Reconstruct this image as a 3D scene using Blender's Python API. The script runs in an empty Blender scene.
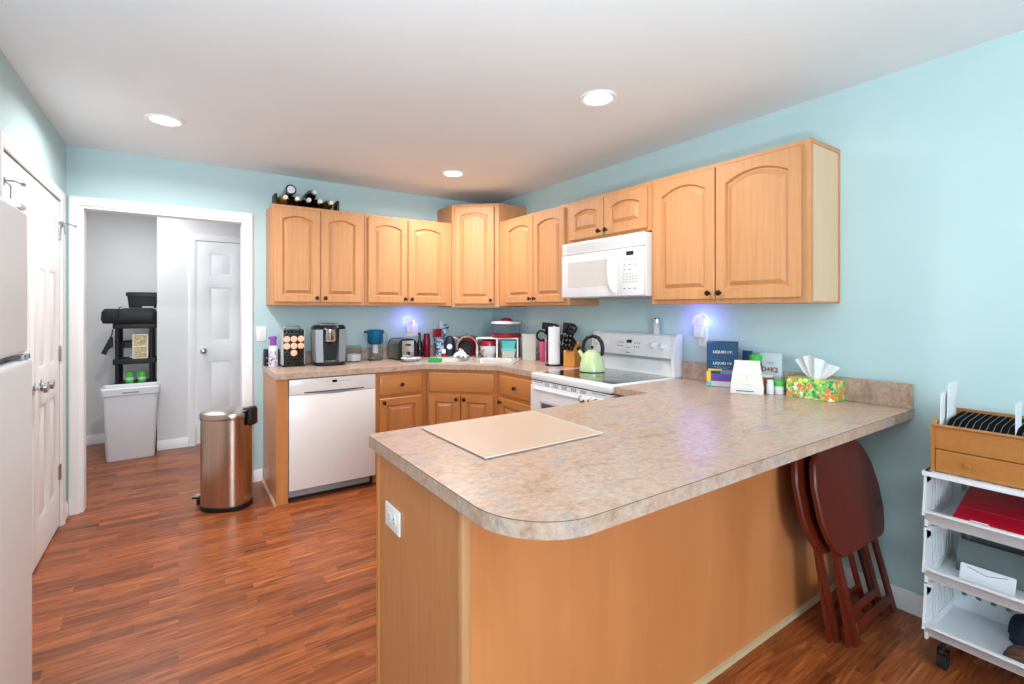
import bpy, bmesh, math, random
from mathutils import Vector, Matrix
random.seed(7)
PI = math.pi
C = bpy.context.scene.collection
SC = bpy.context.scene

# ------------------------------------------------------------------ camera, world, light, exposure
cam_d = bpy.data.cameras.new('camera')
cam_d.sensor_width = 36.0
cam_d.lens = 484.06 / 1024 * 36.0
cam_d.shift_y = (309.46 - 342.0) / 1024
cam_d.clip_start = 0.02
cam = bpy.data.objects.new('camera', cam_d); C.objects.link(cam)
cam.location = (0, 0, 1.3586)
cam.rotation_euler = (PI / 2, 0, -0.603)
SC.camera = cam
SC.view_settings.view_transform = 'Standard'
SC.view_settings.look = 'None'
SC.view_settings.exposure = 0.0
SC.view_settings.gamma = 1.0
SC.view_settings.use_curve_mapping = False

w = bpy.data.worlds.new('world'); SC.world = w; w.use_nodes = True
bg = w.node_tree.nodes['Background']
bg.inputs[0].default_value = (0.82, 0.91, 1.0, 1)
bg.inputs[1].default_value = 1.0

def area_light(name, loc, rot, size, size_y, energy, col=(1, 1, 1)):
    d = bpy.data.lights.new(name, 'AREA'); d.shape = 'RECTANGLE'
    d.size = size; d.size_y = size_y; d.energy = energy; d.color = col
    o = bpy.data.objects.new(name, d); C.objects.link(o); o.location = loc; o.rotation_euler = rot
    return o
# daylight through the glass door behind the photographer
area_light('daylight', (-0.45, -3.45, 1.55), (PI / 2, 0, 0), 1.2, 1.3, 138, (0.8, 0.92, 1.0))
# unseen upward fill light added behind the camera to wash the ceiling
area_light('added_ceiling_fill', (-0.05, -0.15, 1.0), (PI, 0, 0), 0.5, 0.5, 70, (0.86, 0.95, 1.0))
area_light('added_hall_fill', (-0.45, 5.25, 2.40), (0, 0, 0), 0.8, 0.6, 17, (1, 0.99, 0.97))  # fill light added out of view to brighten the hall, no known fixture

# ------------------------------------------------------------------ materials
def lin(c):
    out = []
    for v in c[:3]:
        v /= 255.0
        out.append(v / 12.92 if v <= 0.04045 else ((v + 0.055) / 1.055) ** 2.4)
    return (out[0], out[1], out[2], 1)
def sc(c, k): return tuple(min(1, x * k) for x in c[:3]) + (1,)
def newmat(name):
    m = bpy.data.materials.new(name); m.use_nodes = True
    nt = m.node_tree; b = nt.nodes['Principled BSDF']
    return m, nt, b
def N(nt, t, **k):
    n = nt.nodes.new(t)
    for a, v in k.items(): setattr(n, a, v)
    return n
def L(nt, a, b): nt.links.new(a, b)
def coords(nt, scale=(1, 1, 1), rot=(0, 0, 0)):
    tc = N(nt, 'ShaderNodeTexCoord'); mp = N(nt, 'ShaderNodeMapping')
    mp.inputs['Scale'].default_value = scale; mp.inputs['Rotation'].default_value = rot
    L(nt, tc.outputs['Object'], mp.inputs['Vector']); return mp.outputs['Vector']
def noise(nt, vec, scale, detail=3, rough=0.5, dist=0.0):
    n = N(nt, 'ShaderNodeTexNoise'); n.inputs['Scale'].default_value = scale
    n.inputs['Detail'].default_value = detail; n.inputs['Roughness'].default_value = rough
    n.inputs['Distortion'].default_value = dist
    L(nt, vec, n.inputs['Vector']); return n.outputs['Fac']
def ramp(nt, fac, stops, interp='LINEAR'):
    r = N(nt, 'ShaderNodeValToRGB'); e = r.color_ramp.elements; r.color_ramp.interpolation = interp
    while len(e) < len(stops): e.new(0.5)
    for i, (p, c) in enumerate(stops): e[i].position = p; e[i].color = c
    L(nt, fac, r.inputs['Fac']); return r.outputs['Color']
def mixc(nt, fac, a, b, mode='MIX'):
    n = N(nt, 'ShaderNodeMix', data_type='RGBA', blend_type=mode)
    if isinstance(fac, (int, float)): n.inputs[0].default_value = fac
    else: L(nt, fac, n.inputs[0])
    for i, v in ((6, a), (7, b)):
        if isinstance(v, tuple): n.inputs[i].default_value = v
        else: L(nt, v, n.inputs[i])
    return n.outputs[2]
def bump(nt, b, fac, strength=0.1, dist=0.002):
    n = N(nt, 'ShaderNodeBump'); n.inputs['Strength'].default_value = strength; n.inputs['Distance'].default_value = dist
    L(nt, fac, n.inputs['Height']); L(nt, n.outputs['Normal'], b.inputs['Normal'])
def plain(name, rgb, rough=0.5, metal=0.0, var=0.05, ns=12, stretch=(1, 1, 1), bmp=0.0, coat=0.0, trans=0.0, ior=1.45, alpha=1.0):
    m, nt, b = newmat(name); c = lin(rgb)
    f = noise(nt, coords(nt, stretch), ns, 3)
    L(nt, ramp(nt, f, [(0.3, sc(c, 1 - var)), (0.7, sc(c, 1 + var))]), b.inputs['Base Color'])
    b.inputs['Roughness'].default_value = rough; b.inputs['Metallic'].default_value = metal
    b.inputs['Coat Weight'].default_value = coat; b.inputs['Coat Roughness'].default_value = 0.1
    b.inputs['Transmission Weight'].default_value = trans; b.inputs['IOR'].default_value = ior
    b.inputs['Alpha'].default_value = alpha
    if bmp: bump(nt, b, f, bmp)
    return m
def emit(name, rgb, strength):
    m, nt, b = newmat(name)
    b.inputs['Base Color'].default_value = lin(rgb); b.inputs['Emission Color'].default_value = lin(rgb)
    b.inputs['Emission Strength'].default_value = strength
    return m
def wood(name, light, dark, axis='z', scale=9.0, rough=0.38, coat=0.15, figure=0.5):
    m, nt, b = newmat(name)
    st = {'z': (1, 1, 0.05), 'x': (0.05, 1, 1), 'y': (1, 0.05, 1)}[axis]
    st2 = {'z': (1, 1, 0.25), 'x': (0.25, 1, 1), 'y': (1, 0.25, 1)}[axis]
    f1 = noise(nt, coords(nt, st), scale * 5, 4, 0.6, 0.3)
    f2 = noise(nt, coords(nt, st2), scale * 0.6, 3, 0.55, 0.6)
    c1 = ramp(nt, f1, [(0.25, lin(dark)), (0.75, lin(light))])
    mid = tuple((a * 0.55 + d * 0.45) for a, d in zip(light, dark))
    c2 = ramp(nt, f2, [(0.3, lin(mid)), (0.7, lin(light))])
    L(nt, mixc(nt, figure, c1, c2), b.inputs['Base Color'])
    b.inputs['Roughness'].default_value = rough; b.inputs['Coat Weight'].default_value = coat
    b.inputs['Coat Roughness'].default_value = 0.25
    return m

MT = {}
MT['wall'] = plain('teal_wall_paint', (187, 213, 216), 0.75, var=0.015, ns=4, bmp=0.02)
MT['white_wall'] = plain('hall_wall_paint', (226, 227, 229), 0.8, var=0.012, ns=4)
MT['ceiling'] = plain('ceiling_paint', (234, 240, 244), 0.9, var=0.012, ns=3)
MT['trim'] = plain('white_trim_paint', (243, 243, 244), 0.35, var=0.008)
MT['door'] = plain('white_door_paint', (240, 241, 243), 0.4, var=0.008)
MT['fridge'] = plain('fridge_white', (236, 238, 240), 0.35, var=0.012, ns=90, bmp=0.02)
MT['white'] = plain('appliance_white', (228, 229, 231), 0.3, var=0.008, coat=0.15)
MT['white_plastic'] = plain('white_plastic', (228, 230, 234), 0.42, var=0.01)
MT['almond'] = plain('dishwasher_almond', (236, 229, 226), 0.3, var=0.008, coat=0.2)
MT['grey_plastic'] = plain('grey_plastic', (150, 152, 156), 0.5)
MT['lightgrey'] = plain('light_grey_plastic', (205, 206, 208), 0.5)
MT['black'] = plain('black_plastic', (22, 23, 26), 0.4)
MT['black_gloss'] = plain('black_gloss', (14, 15, 18), 0.12, coat=0.4)
MT['dark'] = plain('dark_gap', (30, 27, 25), 0.7)
MT['bronze'] = plain('dark_bronze', (58, 46, 42), 0.35, metal=0.8)
MT['chrome'] = plain('chrome', (205, 206, 210), 0.12, metal=1.0, var=0.02)
MT['steel'] = plain('brushed_steel', (190, 180, 172), 0.27, metal=1.0, var=0.06, ns=40, stretch=(1, 1, 0.03))
MT['steel_warm'] = plain('brushed_steel_warm', (196, 176, 160), 0.24, metal=1.0, var=0.05, ns=60, stretch=(1, 1, 0.02))
MT['silver_plastic'] = plain('silver_plastic', (138, 141, 147), 0.38, metal=0.25, var=0.03)
MT['sink'] = plain('sink_enamel', (214, 208, 198), 0.25, metal=0.3, var=0.03)
MT['glass'] = plain('clear_glass', (245, 250, 250), 0.03, var=0.0, trans=1.0, ior=1.2)
MT['blue_clear'] = plain('blue_clear_plastic', (40, 130, 180), 0.1, var=0.03, trans=0.55, ior=1.2)
MT['frost'] = plain('frosted_plastic', (222, 222, 212), 0.4, var=0.02, trans=0.25, ior=1.2)
MT['maple'] = wood('maple_face', (210, 155, 106), (178, 118, 72), 'z', rough=0.48, coat=0.0)
MT['maple_h'] = wood('maple_rail', (220, 158, 104), (210, 148, 90), 'x')
MT['maple_side'] = wood('maple_side_veneer', (228, 192, 158), (214, 174, 138), 'z', rough=0.5)
MT['maple_base'] = wood('maple_base_face', (206, 138, 78), (180, 108, 54), 'z')
MT['maple_base_h'] = wood('maple_base_drawer', (206, 138, 78), (180, 108, 54), 'x')
MT['maple_ply'] = wood('maple_plywood_panel', (220, 142, 86), (172, 96, 48), 'z', scale=5, figure=0.85)
MT['oak_end'] = wood('maple_end_veneer', (206, 142, 90), (182, 114, 66), 'z', scale=14, figure=0.3)
MT['bamboo'] = wood('bamboo_box', (188, 124, 60), (158, 96, 42), 'y', rough=0.4)
MT['cherry'] = wood('cherry_dark', (112, 36, 16), (72, 20, 9), 'z', scale=6, rough=0.4, coat=0.1)
MT['knife_wood'] = wood('knife_block_wood', (222, 150, 72), (200, 122, 52), 'z')
MT['tan_wood'] = wood('tan_utensil_wood', (205, 170, 125), (180, 140, 95), 'x')
MT['rust'] = plain('rust_amber', (176, 96, 40), 0.4)
MT['red'] = plain('red_enamel', (156, 22, 34), 0.25, coat=0.3)
MT['maroon'] = plain('metallic_maroon', (120, 20, 46), 0.25, metal=0.5)
MT['crimson'] = plain('crimson_vinyl', (176, 16, 42), 0.35, ns=60, bmp=0.05)
MT['teal'] = plain('teal_plastic', (92, 196, 200), 0.4)
MT['green'] = plain('green_plastic', (70, 190, 60), 0.4)
MT['sponge_green'] = plain('sponge_green', (40, 170, 96), 0.9, ns=120, bmp=0.3)
MT['lime'] = plain('lime_enamel', (202, 222, 166), 0.22, coat=0.5)
MT['purple'] = plain('purple_plastic', (150, 70, 180), 0.4)
MT['pink'] = plain('pink_plastic', (206, 90, 140), 0.4)
MT['orange_lid'] = plain('foil_lid_peach', (240, 190, 160), 0.4, ns=300, var=0.12)
MT['navy'] = plain('navy_card', (16, 66, 104), 0.45)
MT['navy_dark'] = plain('navy_dark', (30, 36, 56), 0.45)
MT['violet'] = plain('violet_card', (110, 80, 170), 0.5)
MT['yellow'] = plain('yellow_card', (240, 205, 60), 0.5)
MT['cyan'] = plain('cyan_card', (60, 160, 190), 0.5)
MT['card_grey'] = plain('pale_card', (206, 210, 226), 0.5)
MT['paper'] = plain('white_paper', (232, 233, 236), 0.8, var=0.012)
MT['cream'] = plain('cream_bag', (230, 225, 218), 0.55, var=0.012)
MT['pouch'] = plain('pale_blue_pouch', (200, 214, 220), 0.3, var=0.02)
MT['sugar'] = plain('white_sugar', (244, 240, 238), 0.95, ns=200, bmp=0.2)
MT['bottle_dark'] = plain('dark_bottle_glass', (28, 16, 14), 0.1, coat=0.5)
MT['bottle_amber'] = plain('amber_bottle_glass', (140, 88, 34), 0.12, coat=0.5)
MT['bottle_green'] = plain('olive_bottle_glass', (70, 66, 22), 0.12, coat=0.5)
MT['foil_cream'] = plain('cream_foil', (240, 226, 196), 0.35)
MT['foil_silver'] = plain('silver_foil', (220, 224, 230), 0.3, metal=0.3)
MT['photo_card'] = plain('gold_patterned_card', (186, 172, 136), 0.5, ns=45, var=0.45)
MT['denim'] = plain('dark_cloth', (38, 42, 62), 0.95, ns=50, var=0.3, bmp=0.4)
MT['brown_bag'] = plain('brown_bag', (92, 64, 50), 0.6, ns=40, var=0.3, bmp=0.4)
MT['smoke'] = plain('smoked_clear_plastic', (150, 158, 158), 0.25, var=0.05, trans=0.5, ior=1.2)
MT['card_black'] = plain('matte_black_card', (13, 13, 14), 0.95)
MT['card_black'].node_tree.nodes['Principled BSDF'].inputs['Specular IOR Level'].default_value = 0.1
MT['rubber'] = plain('black_rubber', (18, 18, 18), 0.7)
MT['wallplate'] = plain('wall_plate_white', (240, 240, 236), 0.4, var=0.008)
MT['quarter'] = plain('pale_quarter_round', (196, 166, 128), 0.5, ns=30, stretch=(0.1, 1, 1))
MT['edge'] = plain('laminate_edge_seam', (120, 92, 74), 0.5)
MT['lens'] = emit('lamp_lens', (255, 246, 232), 9.0)
MT['glow'] = emit('night_light_glow', (190, 195, 255), 6.0)
MT['lcd'] = plain('lcd_dark', (26, 34, 32), 0.15)
MT['print_grey'] = plain('print_grey', (120, 124, 130), 0.6)
MT['print_dark'] = plain('print_dark', (50, 46, 44), 0.6)
MT['print_white'] = plain('print_white', (232, 240, 246), 0.6)
MT['print_red'] = plain('print_brick', (150, 66, 60), 0.6)
MT['micro_window'] = plain('microwave_window', (206, 203, 199), 0.3, var=0.06, ns=160)
MT['oven_glass'] = plain('oven_window', (74, 82, 88), 0.12, coat=0.4)
MT['cooktop'] = plain('cooktop_glass', (34, 40, 40), 0.06, ns=180, var=0.25, coat=0.6)
MT['ring'] = plain('burner_ring', (92, 98, 98), 0.25)

def floor_mat():
    m, nt, b = newmat('cherry_laminate_floor')
    v = coords(nt)
    br = N(nt, 'ShaderNodeTexBrick'); L(nt, v, br.inputs['Vector'])
    br.offset = 0.37; br.offset_frequency = 3; br.squash = 0.72; br.squash_frequency = 2
    br.inputs['Scale'].default_value = 1.0; br.inputs['Brick Width'].default_value = 0.42
    br.inputs['Row Height'].default_value = 0.066; br.inputs['Mortar Size'].default_value = 0.0008
    br.inputs['Color1'].default_value = (0.0, 0.0, 0.0, 1); br.inputs['Color2'].default_value = (1, 1, 1, 1)
    br.inputs['Mortar'].default_value = (0.25, 0.25, 0.25, 1)
    vm = N(nt, 'ShaderNodeVectorMath', operation='MULTIPLY_ADD')
    vm.inputs[1].default_value = (0.0, 5.0, 7.0); L(nt, br.outputs['Color'], vm.inputs[0]); L(nt, v, vm.inputs[2])
    mp = N(nt, 'ShaderNodeMapping'); mp.inputs['Scale'].default_value = (0.9, 11, 1); L(nt, vm.outputs[0], mp.inputs['Vector'])
    g = noise(nt, mp.outputs['Vector'], 3.2, 5, 0.62, 1.6)
    mp2 = N(nt, 'ShaderNodeMapping'); mp2.inputs['Scale'].default_value = (3, 90, 1); L(nt, vm.outputs[0], mp2.inputs['Vector'])
    g2 = noise(nt, mp2.outputs['Vector'], 3, 3, 0.6)
    base = ramp(nt, g, [(0.30, lin((92, 42, 22))), (0.43, lin((140, 72, 36))), (0.58, lin((168, 92, 46))), (0.74, lin((206, 132, 70)))])
    tone = ramp(nt, br.outputs['Color'], [(0.0, (0.62, 0.60, 0.60, 1)), (0.5, (0.93, 0.93, 0.93, 1)), (1.0, (1.18, 1.18, 1.16, 1))])
    c = mixc(nt, 1.0, base, tone, 'MULTIPLY')
    fine = ramp(nt, g2, [(0.3, (0.82, 0.82, 0.82, 1)), (0.65, (1.05, 1.05, 1.05, 1))])
    L(nt, mixc(nt, 0.8, c, fine, 'MULTIPLY'), b.inputs['Base Color'])
    b.inputs['Roughness'].default_value = 0.34; b.inputs['Specular IOR Level'].default_value = 0.35; b.inputs['Coat Weight'].default_value = 0.1; b.inputs['Coat Roughness'].default_value = 0.2
    bump(nt, b, br.outputs['Fac'], -0.15, 0.001)
    return m
MT['floor'] = floor_mat()

def counter_mat():
    m, nt, b = newmat('mottled_laminate_worktop')
    v = coords(nt)
    a = noise(nt, coords(nt, (1, 1.6, 1)), 9, 6, 0.68, 0.5)
    f = noise(nt, coords(nt, (1, 1.3, 1)), 45, 5, 0.7, 0.4)
    c1 = ramp(nt, a, [(0.34, lin((146, 120, 108))), (0.44, lin((188, 154, 130))), (0.54, lin((200, 175, 155))), (0.62, lin((160, 156, 158)))])
    c2 = ramp(nt, f, [(0.30, lin((134, 108, 96))), (0.48, lin((188, 156, 134))), (0.68, lin((206, 190, 180)))])
    L(nt, mixc(nt, 0.5, c1, c2), b.inputs['Base Color'])
    b.inputs['Roughness'].default_value = 0.28
    return m
MT['counter'] = counter_mat()
MT['board'] = plain('textured_glass_board', (206, 178, 158), 0.35, var=0.05, ns=260, bmp=0.08)

def floral_mat():
    m, nt, b = newmat('floral_tissue_print')
    v = coords(nt)
    vo = N(nt, 'ShaderNodeTexVoronoi'); vo.inputs['Scale'].default_value = 38; L(nt, v, vo.inputs['Vector'])
    vo2 = N(nt, 'ShaderNodeTexVoronoi'); vo2.inputs['Scale'].default_value = 75; L(nt, v, vo2.inputs['Vector'])
    bgc = ramp(nt, noise(nt, v, 60, 3), [(0.3, lin((60, 150, 80))), (0.42, lin((120, 200, 90))), (0.56, lin((190, 226, 120)))], 'CONSTANT')
    sep = N(nt, 'ShaderNodeSeparateColor'); L(nt, vo.outputs['Color'], sep.inputs[0])
    fl = ramp(nt, sep.outputs[0], [(0.0, lin((240, 130, 70))), (0.2, lin((226, 222, 90))), (0.45, lin((232, 240, 220))), (0.62, lin((40, 140, 120))), (0.75, lin((150, 206, 96))), (0.9, lin((240, 140, 110)))], 'CONSTANT')
    mk = ramp(nt, vo.outputs['Distance'], [(0.0, (1, 1, 1, 1)), (0.5, (0, 0, 0, 1))], 'CONSTANT')
    c = mixc(nt, mk, bgc, fl)
    sep2 = N(nt, 'ShaderNodeSeparateColor'); L(nt, vo2.outputs['Color'], sep2.inputs[0])
    mk2 = ramp(nt, vo2.outputs['Distance'], [(0.0, (1, 1, 1, 1)), (0.22, (0, 0, 0, 1))], 'CONSTANT')
    fl2 = ramp(nt, sep2.outputs[1], [(0.0, lin((250, 240, 225))), (0.4, lin((250, 190, 70))), (0.7, lin((50, 140, 100)))], 'CONSTANT')
    L(nt, mixc(nt, mk2, c, fl2), b.inputs['Base Color']); b.inputs['Roughness'].default_value = 0.45
    return m
MT['floral'] = floral_mat()
def blot_mat(name, base, ink, scale, thr):
    m, nt, b = newmat(name)
    f = noise(nt, coords(nt), scale, 2, 0.5, 1.0)
    L(nt, ramp(nt, f, [(0.0, lin(base)), (thr, lin(ink))], 'CONSTANT'), b.inputs['Base Color'])
    b.inputs['Roughness'].default_value = 0.9
    return m
MT['towel'] = blot_mat('leaf_print_towel', (232, 226, 216), (78, 70, 66), 34, 0.55)
MT['dish_towel'] = blot_mat('blue_check_cloth', (232, 234, 242), (60, 76, 130), 60, 0.58)
MT['label'] = blot_mat('printed_label', (220, 214, 226), (110, 80, 130), 70, 0.56)
MT['boxlabel'] = blot_mat('printed_dark_label', (30, 40, 44), (160, 170, 170), 60, 0.62)
MT['pod_black'] = plain('black_lattice', (26, 27, 30), 0.35)
MT['bluewhite'] = blot_mat('blue_white_print', (206, 226, 236), (30, 80, 130), 40, 0.5)

# ------------------------------------------------------------------ mesh builder
class B:
    def __init__(s): s.bm = bmesh.new()
    def verts(s, pts): return [s.bm.verts.new(p) for p in pts]
    def face(s, vs):
        try: return s.bm.faces.new(vs)
        except ValueError: return None
    def box(s, x0, x1, y0, y1, z0, z1, bev=0.0, seg=2, mat=None):
        r = bmesh.ops.create_cube(s.bm, size=1.0)
        vs = r['verts']
        for v in vs:
            v.co = Vector((x0 + (v.co.x + .5) * (x1 - x0), y0 + (v.co.y + .5) * (y1 - y0), z0 + (v.co.z + .5) * (z1 - z0)))
        if mat is not None:
            for v in vs: v.co = mat @ v.co
        if bev > 0:
            es = list({e for v in vs for e in v.link_edges})
            bmesh.ops.bevel(s.bm, geom=es, offset=bev, segments=seg, affect='EDGES', profile=0.5)
        return s
    def loft(s, loops, cap0=True, cap1=True, closed=True):
        rows = [s.verts(l) for l in loops]
        n = len(rows[0])
        for a, b in zip(rows, rows[1:]):
            for i in range(n if closed else n - 1):
                j = (i + 1) % n
                s.face([a[i], a[j], b[j], b[i]])
        if cap0: s.face(rows[0][::-1])
        if cap1: s.face(rows[-1])
        return s
    def lathe(s, prof, c=(0, 0, 0), n=28, sx=1.0, sy=1.0, cap0=True, cap1=True, sq=2.0):
        loops = []
        for r, z in prof:
            lp = []
            for i in range(n):
                t = 2 * PI * i / n; ct, st = math.cos(t), math.sin(t)
                if sq != 2.0:
                    k = (abs(ct) ** sq + abs(st) ** sq) ** (-1.0 / sq)
                else: k = 1.0
                lp.append((c[0] + r * sx * ct * k, c[1] + r * sy * st * k, c[2] + z))
            loops.append(lp)
        return s.loft(loops, cap0, cap1)
    def cyl(s, p0, p1, r0, r1=None, n=16):
        if r1 is None: r1 = r0
        p0, p1 = Vector(p0), Vector(p1); d = (p1 - p0).normalized()
        a = d.orthogonal().normalized(); b = d.cross(a)
        lp = []
        for p, r in ((p0, r0), (p1, r1)):
            lp.append([p + a * r * math.cos(2 * PI * i / n) + b * r * math.sin(2 * PI * i / n) for i in range(n)])
        return s.loft(lp)
    def tube(s, pts, r, n=8, closed=False, flat=1.0):
        pts = [Vector(p) for p in pts]; m = len(pts); loops = []
        prev = None
        for i, p in enumerate(pts):
            if closed: d = pts[(i + 1) % m] - pts[i - 1]
            else: d = pts[min(i + 1, m - 1)] - pts[max(i - 1, 0)]
            d.normalize()
            if prev is None: a = d.orthogonal().normalized()
            else:
                a = prev - d * prev.dot(d)
                a = a.normalized() if a.length > 1e-6 else d.orthogonal().normalized()
            prev = a; b = d.cross(a)
            rr = r[i] if isinstance(r, (list, tuple)) else r
            loops.append([p + a * rr * math.cos(2 * PI * k / n) + b * rr * flat * math.sin(2 * PI * k / n) for k in range(n)])
        if closed: loops.append(loops[0])
        return s.loft(loops, not closed, not closed)
    def prism(s, poly, v, off=(0, 0, 0)):
        v = Vector(v); a = [Vector(p) + Vector(off) for p in poly]
        return s.loft([a, [p + v for p in a]])
    def ball(s, c, r, sx=1, sy=1, sz=1, u=16, v=10):
        m = Matrix.Translation(c) @ Matrix.Diagonal((sx, sy, sz, 1))
        bmesh.ops.create_uvsphere(s.bm, u_segments=u, v_segments=v, radius=r, matrix=m); return s
    def sheet(s, fn, nu, nv, th=0.0):
        g = [[s.bm.verts.new(fn(i / nu, j / nv)) for j in range(nv + 1)] for i in range(nu + 1)]
        fs = []
        for i in range(nu):
            for j in range(nv): fs.append(s.face([g[i][j], g[i + 1][j], g[i + 1][j + 1], g[i][j + 1]]))
        if th: bmesh.ops.solidify(s.bm, geom=fs, thickness=th)
        return s
    def xf(s, m):
        bmesh.ops.transform(s.bm, matrix=m, verts=s.bm.verts[:]); return s
    def build(s, name, mat, parent=None, loc=(0, 0, 0), rz=0.0, smooth=40, rot=None):
        bm = s.bm
        bmesh.ops.remove_doubles(bm, verts=bm.verts[:], dist=1e-6)
        bmesh.ops.recalc_face_normals(bm, faces=bm.faces[:])
        if smooth:
            lim = math.radians(smooth)
            for f in bm.faces: f.smooth = True
            for e in bm.edges:
                if len(e.link_faces) != 2 or e.calc_face_angle(0) > lim: e.smooth = False
        me = bpy.data.meshes.new(name); bm.to_mesh(me); bm.free()
        me.materials.append(MT[mat] if isinstance(mat, str) else mat)
        o = bpy.data.objects.new(name, me); C.objects.link(o)
        o.location = loc; o.rotation_euler = rot if rot else (0, 0, rz)
        if parent: o.parent = parent
        return o
def tag(o, label, cat, group=None, kind=None):
    o['label'] = label; o['category'] = cat
    if group: o['group'] = group
    if kind: o['kind'] = kind
    return o
def thing(name, label, cat, loc=(0, 0, 0), rz=0.0, group=None, rot=None):
    o = bpy.data.objects.new(name, None); C.objects.link(o); o.empty_display_size = 0.1
    o.location = loc; o.rotation_euler = rot if rot else (0, 0, rz)
    return tag(o, label, cat, group)
def struct(o, label, cat):
    return tag(o, label, cat, None, 'structure')
def copy_thing(root, loc, rz=None, label=None):
    r = root.copy(); C.objects.link(r); r.location = loc
    if rz is not None: r.rotation_euler = (0, 0, rz)
    if label: r['label'] = label
    for ch in list(root.children):
        c = ch.copy(); C.objects.link(c); c.parent = r
        for g in list(ch.children):
            d = g.copy(); C.objects.link(d); d.parent = c
    return r
def text_part(txt, size, mat, parent, loc, rot, bold=0.0, name='lettering', align='CENTER', sx=1.0):
    cu = bpy.data.curves.new('t', 'FONT'); cu.body = txt; cu.size = size; cu.extrude = 0.0002
    cu.align_x = align; cu.offset = bold; cu.resolution_u = 2
    to = bpy.data.objects.new('t', cu); C.objects.link(to)
    bpy.context.view_layer.update()
    me = bpy.data.meshes.new_from_object(to.evaluated_get(bpy.context.evaluated_depsgraph_get()))
    bpy.data.objects.remove(to); bpy.data.curves.remove(cu)
    me.materials.clear(); me.materials.append(MT[mat]); me.name = name
    o = bpy.data.objects.new(name, me); C.objects.link(o); o.parent = parent
    o.location = loc; o.rotation_euler = rot; o.scale = (sx, 1, 1)
    return o
def arc(cx, cy, r, a0, a1, n):
    return [(cx + r * math.cos(math.radians(a0 + (a1 - a0) * i / n)), cy + r * math.sin(math.radians(a0 + (a1 - a0) * i / n))) for i in range(n + 1)]

# ------------------------------------------------------------------ room constants
XL, XR, YB, H = -0.6125, 2.7075, 4.30, 2.447
YF = -3.6
XN = -1.20       # left wall behind the refrigerator niche
CT = 0.914       # worktop height
UB, UT = 1.390, 2.152

# ------------------------------------------------------------------ the setting
b = B(); b.box(-1.5, 3.0, YF, 6.7, -0.06, 0)
struct(b.build('floor', 'floor'), 'reddish brown wood strip laminate floor', 'floor')
b = B(); b.box(-1.5, 3.0, YF, 6.7, H, H + 0.08)
struct(b.build('ceiling', 'ceiling'), 'pale grey white painted ceiling', 'ceiling')
b = B(); b.box(XR, XR + 0.1, YF, YB + 0.11, 0, H)
struct(b.build('wall_right', 'wall'), 'long teal painted wall behind the stove and worktop', 'wall')
DX0, DX1, DZ = -0.543, 0.423, 2.055     # hall opening
b = B(); b.box(XL - 0.1, DX0, YB, YB + 0.11, 0, H); b.box(DX1, XR + 0.1, YB, YB + 0.11, 0, H); b.box(DX0, DX1, YB, YB + 0.11, DZ, H)
struct(b.build('wall_back', 'wall'), 'teal painted end wall with the hall opening', 'wall')
LD0, LD1, LDZ = 2.85, 4.105, 2.04       # closet double door opening
b = B(); b.box(XL - 0.1, XL, 2.2, LD0, 0, H); b.box(XL - 0.1, XL, LD1, YB, 0, H); b.box(XL - 0.1, XL, LD0, LD1, LDZ, H)
b.box(XN, XL, 2.2, 2.3, 0, H); b.box(XN - 0.1, XN, YF, 2.3, 0, H)
struct(b.build('wall_left', 'wall'), 'teal painted wall around the white closet doors', 'wall')
b = B(); b.box(XN - 0.1, -1.1, YF - 0.1, YF, 0, H); b.box(0.8, XR + 0.1, YF - 0.1, YF, 0, H); b.box(-1.1, 0.8, YF - 0.1, YF, 2.2, H); b.box(-1.1, 0.8, YF - 0.1, YF, 0, 0.15)
struct(b.build('wall_front', 'wall'), 'teal wall with the glass door opening behind the photographer', 'wall')
# hall beyond the opening
HY, HX, HB = 5.78, -0.172, 6.42
b = B(); b.box(-1.5, HX, HB, HB + 0.1, 0, H)
struct(b.build('wall_hall', 'white_wall'), 'pale grey end wall of the hall behind the black shelf', 'wall')
b = B(); b.box(-1.5, -1.4, YB + 0.11, HB, 0, H)
struct(b.build('wall_hall_left', 'white_wall'), 'pale left wall of the hall', 'wall')
ID0, ID1, IDZ = 0.145, 0.86, 2.045
b = B(); b.box(HX, ID0 - 0.005, HY, HY + 0.1, 0, H); b.box(ID1 + 0.005, 1.5, HY, HY + 0.1, 0, H); b.box(ID0 - 0.005, ID1 + 0.005, HY, HY + 0.1, IDZ + 0.005, H); b.box(HX, HX + 0.1, HY + 0.1, HB, 0, H)
struct(b.build('wall_hall_front', 'white_wall'), 'white hall wall holding the inner door', 'wall')
b = B(); b.box(1.4, 1.5, YB + 0.11, HY, 0, H)
struct(b.build('wall_hall_right', 'white_wall'), 'white right wall of the hall', 'wall')

def casing(name, loop_w, x0, x1, zt, label, th=0.018, loc=(0, 0, 0), rz=0.0, jamb=0.0):
    b = B(); w_ = loop_w
    prof = [(0, 0), (0, -th * 0.6), (w_ * 0.3, -th), (w_ * 0.85, -th), (w_, -th * 0.5), (w_, 0)]
    rows = []
    for (px, pz, sxn, szn) in ((x0, 0, -1, 0), (x0, zt, -1, 1), (x1, zt, 1, 1), (x1, 0, 1, 0)):
        rows.append([(px + sxn * o, d, pz + szn * o) for o, d in prof])
    b.loft(rows)
    if jamb:
        b.box(x0 - 0.001, x0 + 0.018, 0, jamb, 0, zt - 0.018); b.box(x1 - 0.018, x1 + 0.001, 0, jamb, 0, zt - 0.018); b.box(x0 - 0.001, x1 + 0.001, 0, jamb, zt - 0.018, zt + 0.001)
    return struct(b.build(name, 'trim', None, loc, rz, 30), label, 'trim')
casing('trim_1', 0.06, DX0, DX1, DZ, 'white casing around the wide hall opening', loc=(0, YB, 0), jamb=0.11)
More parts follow.
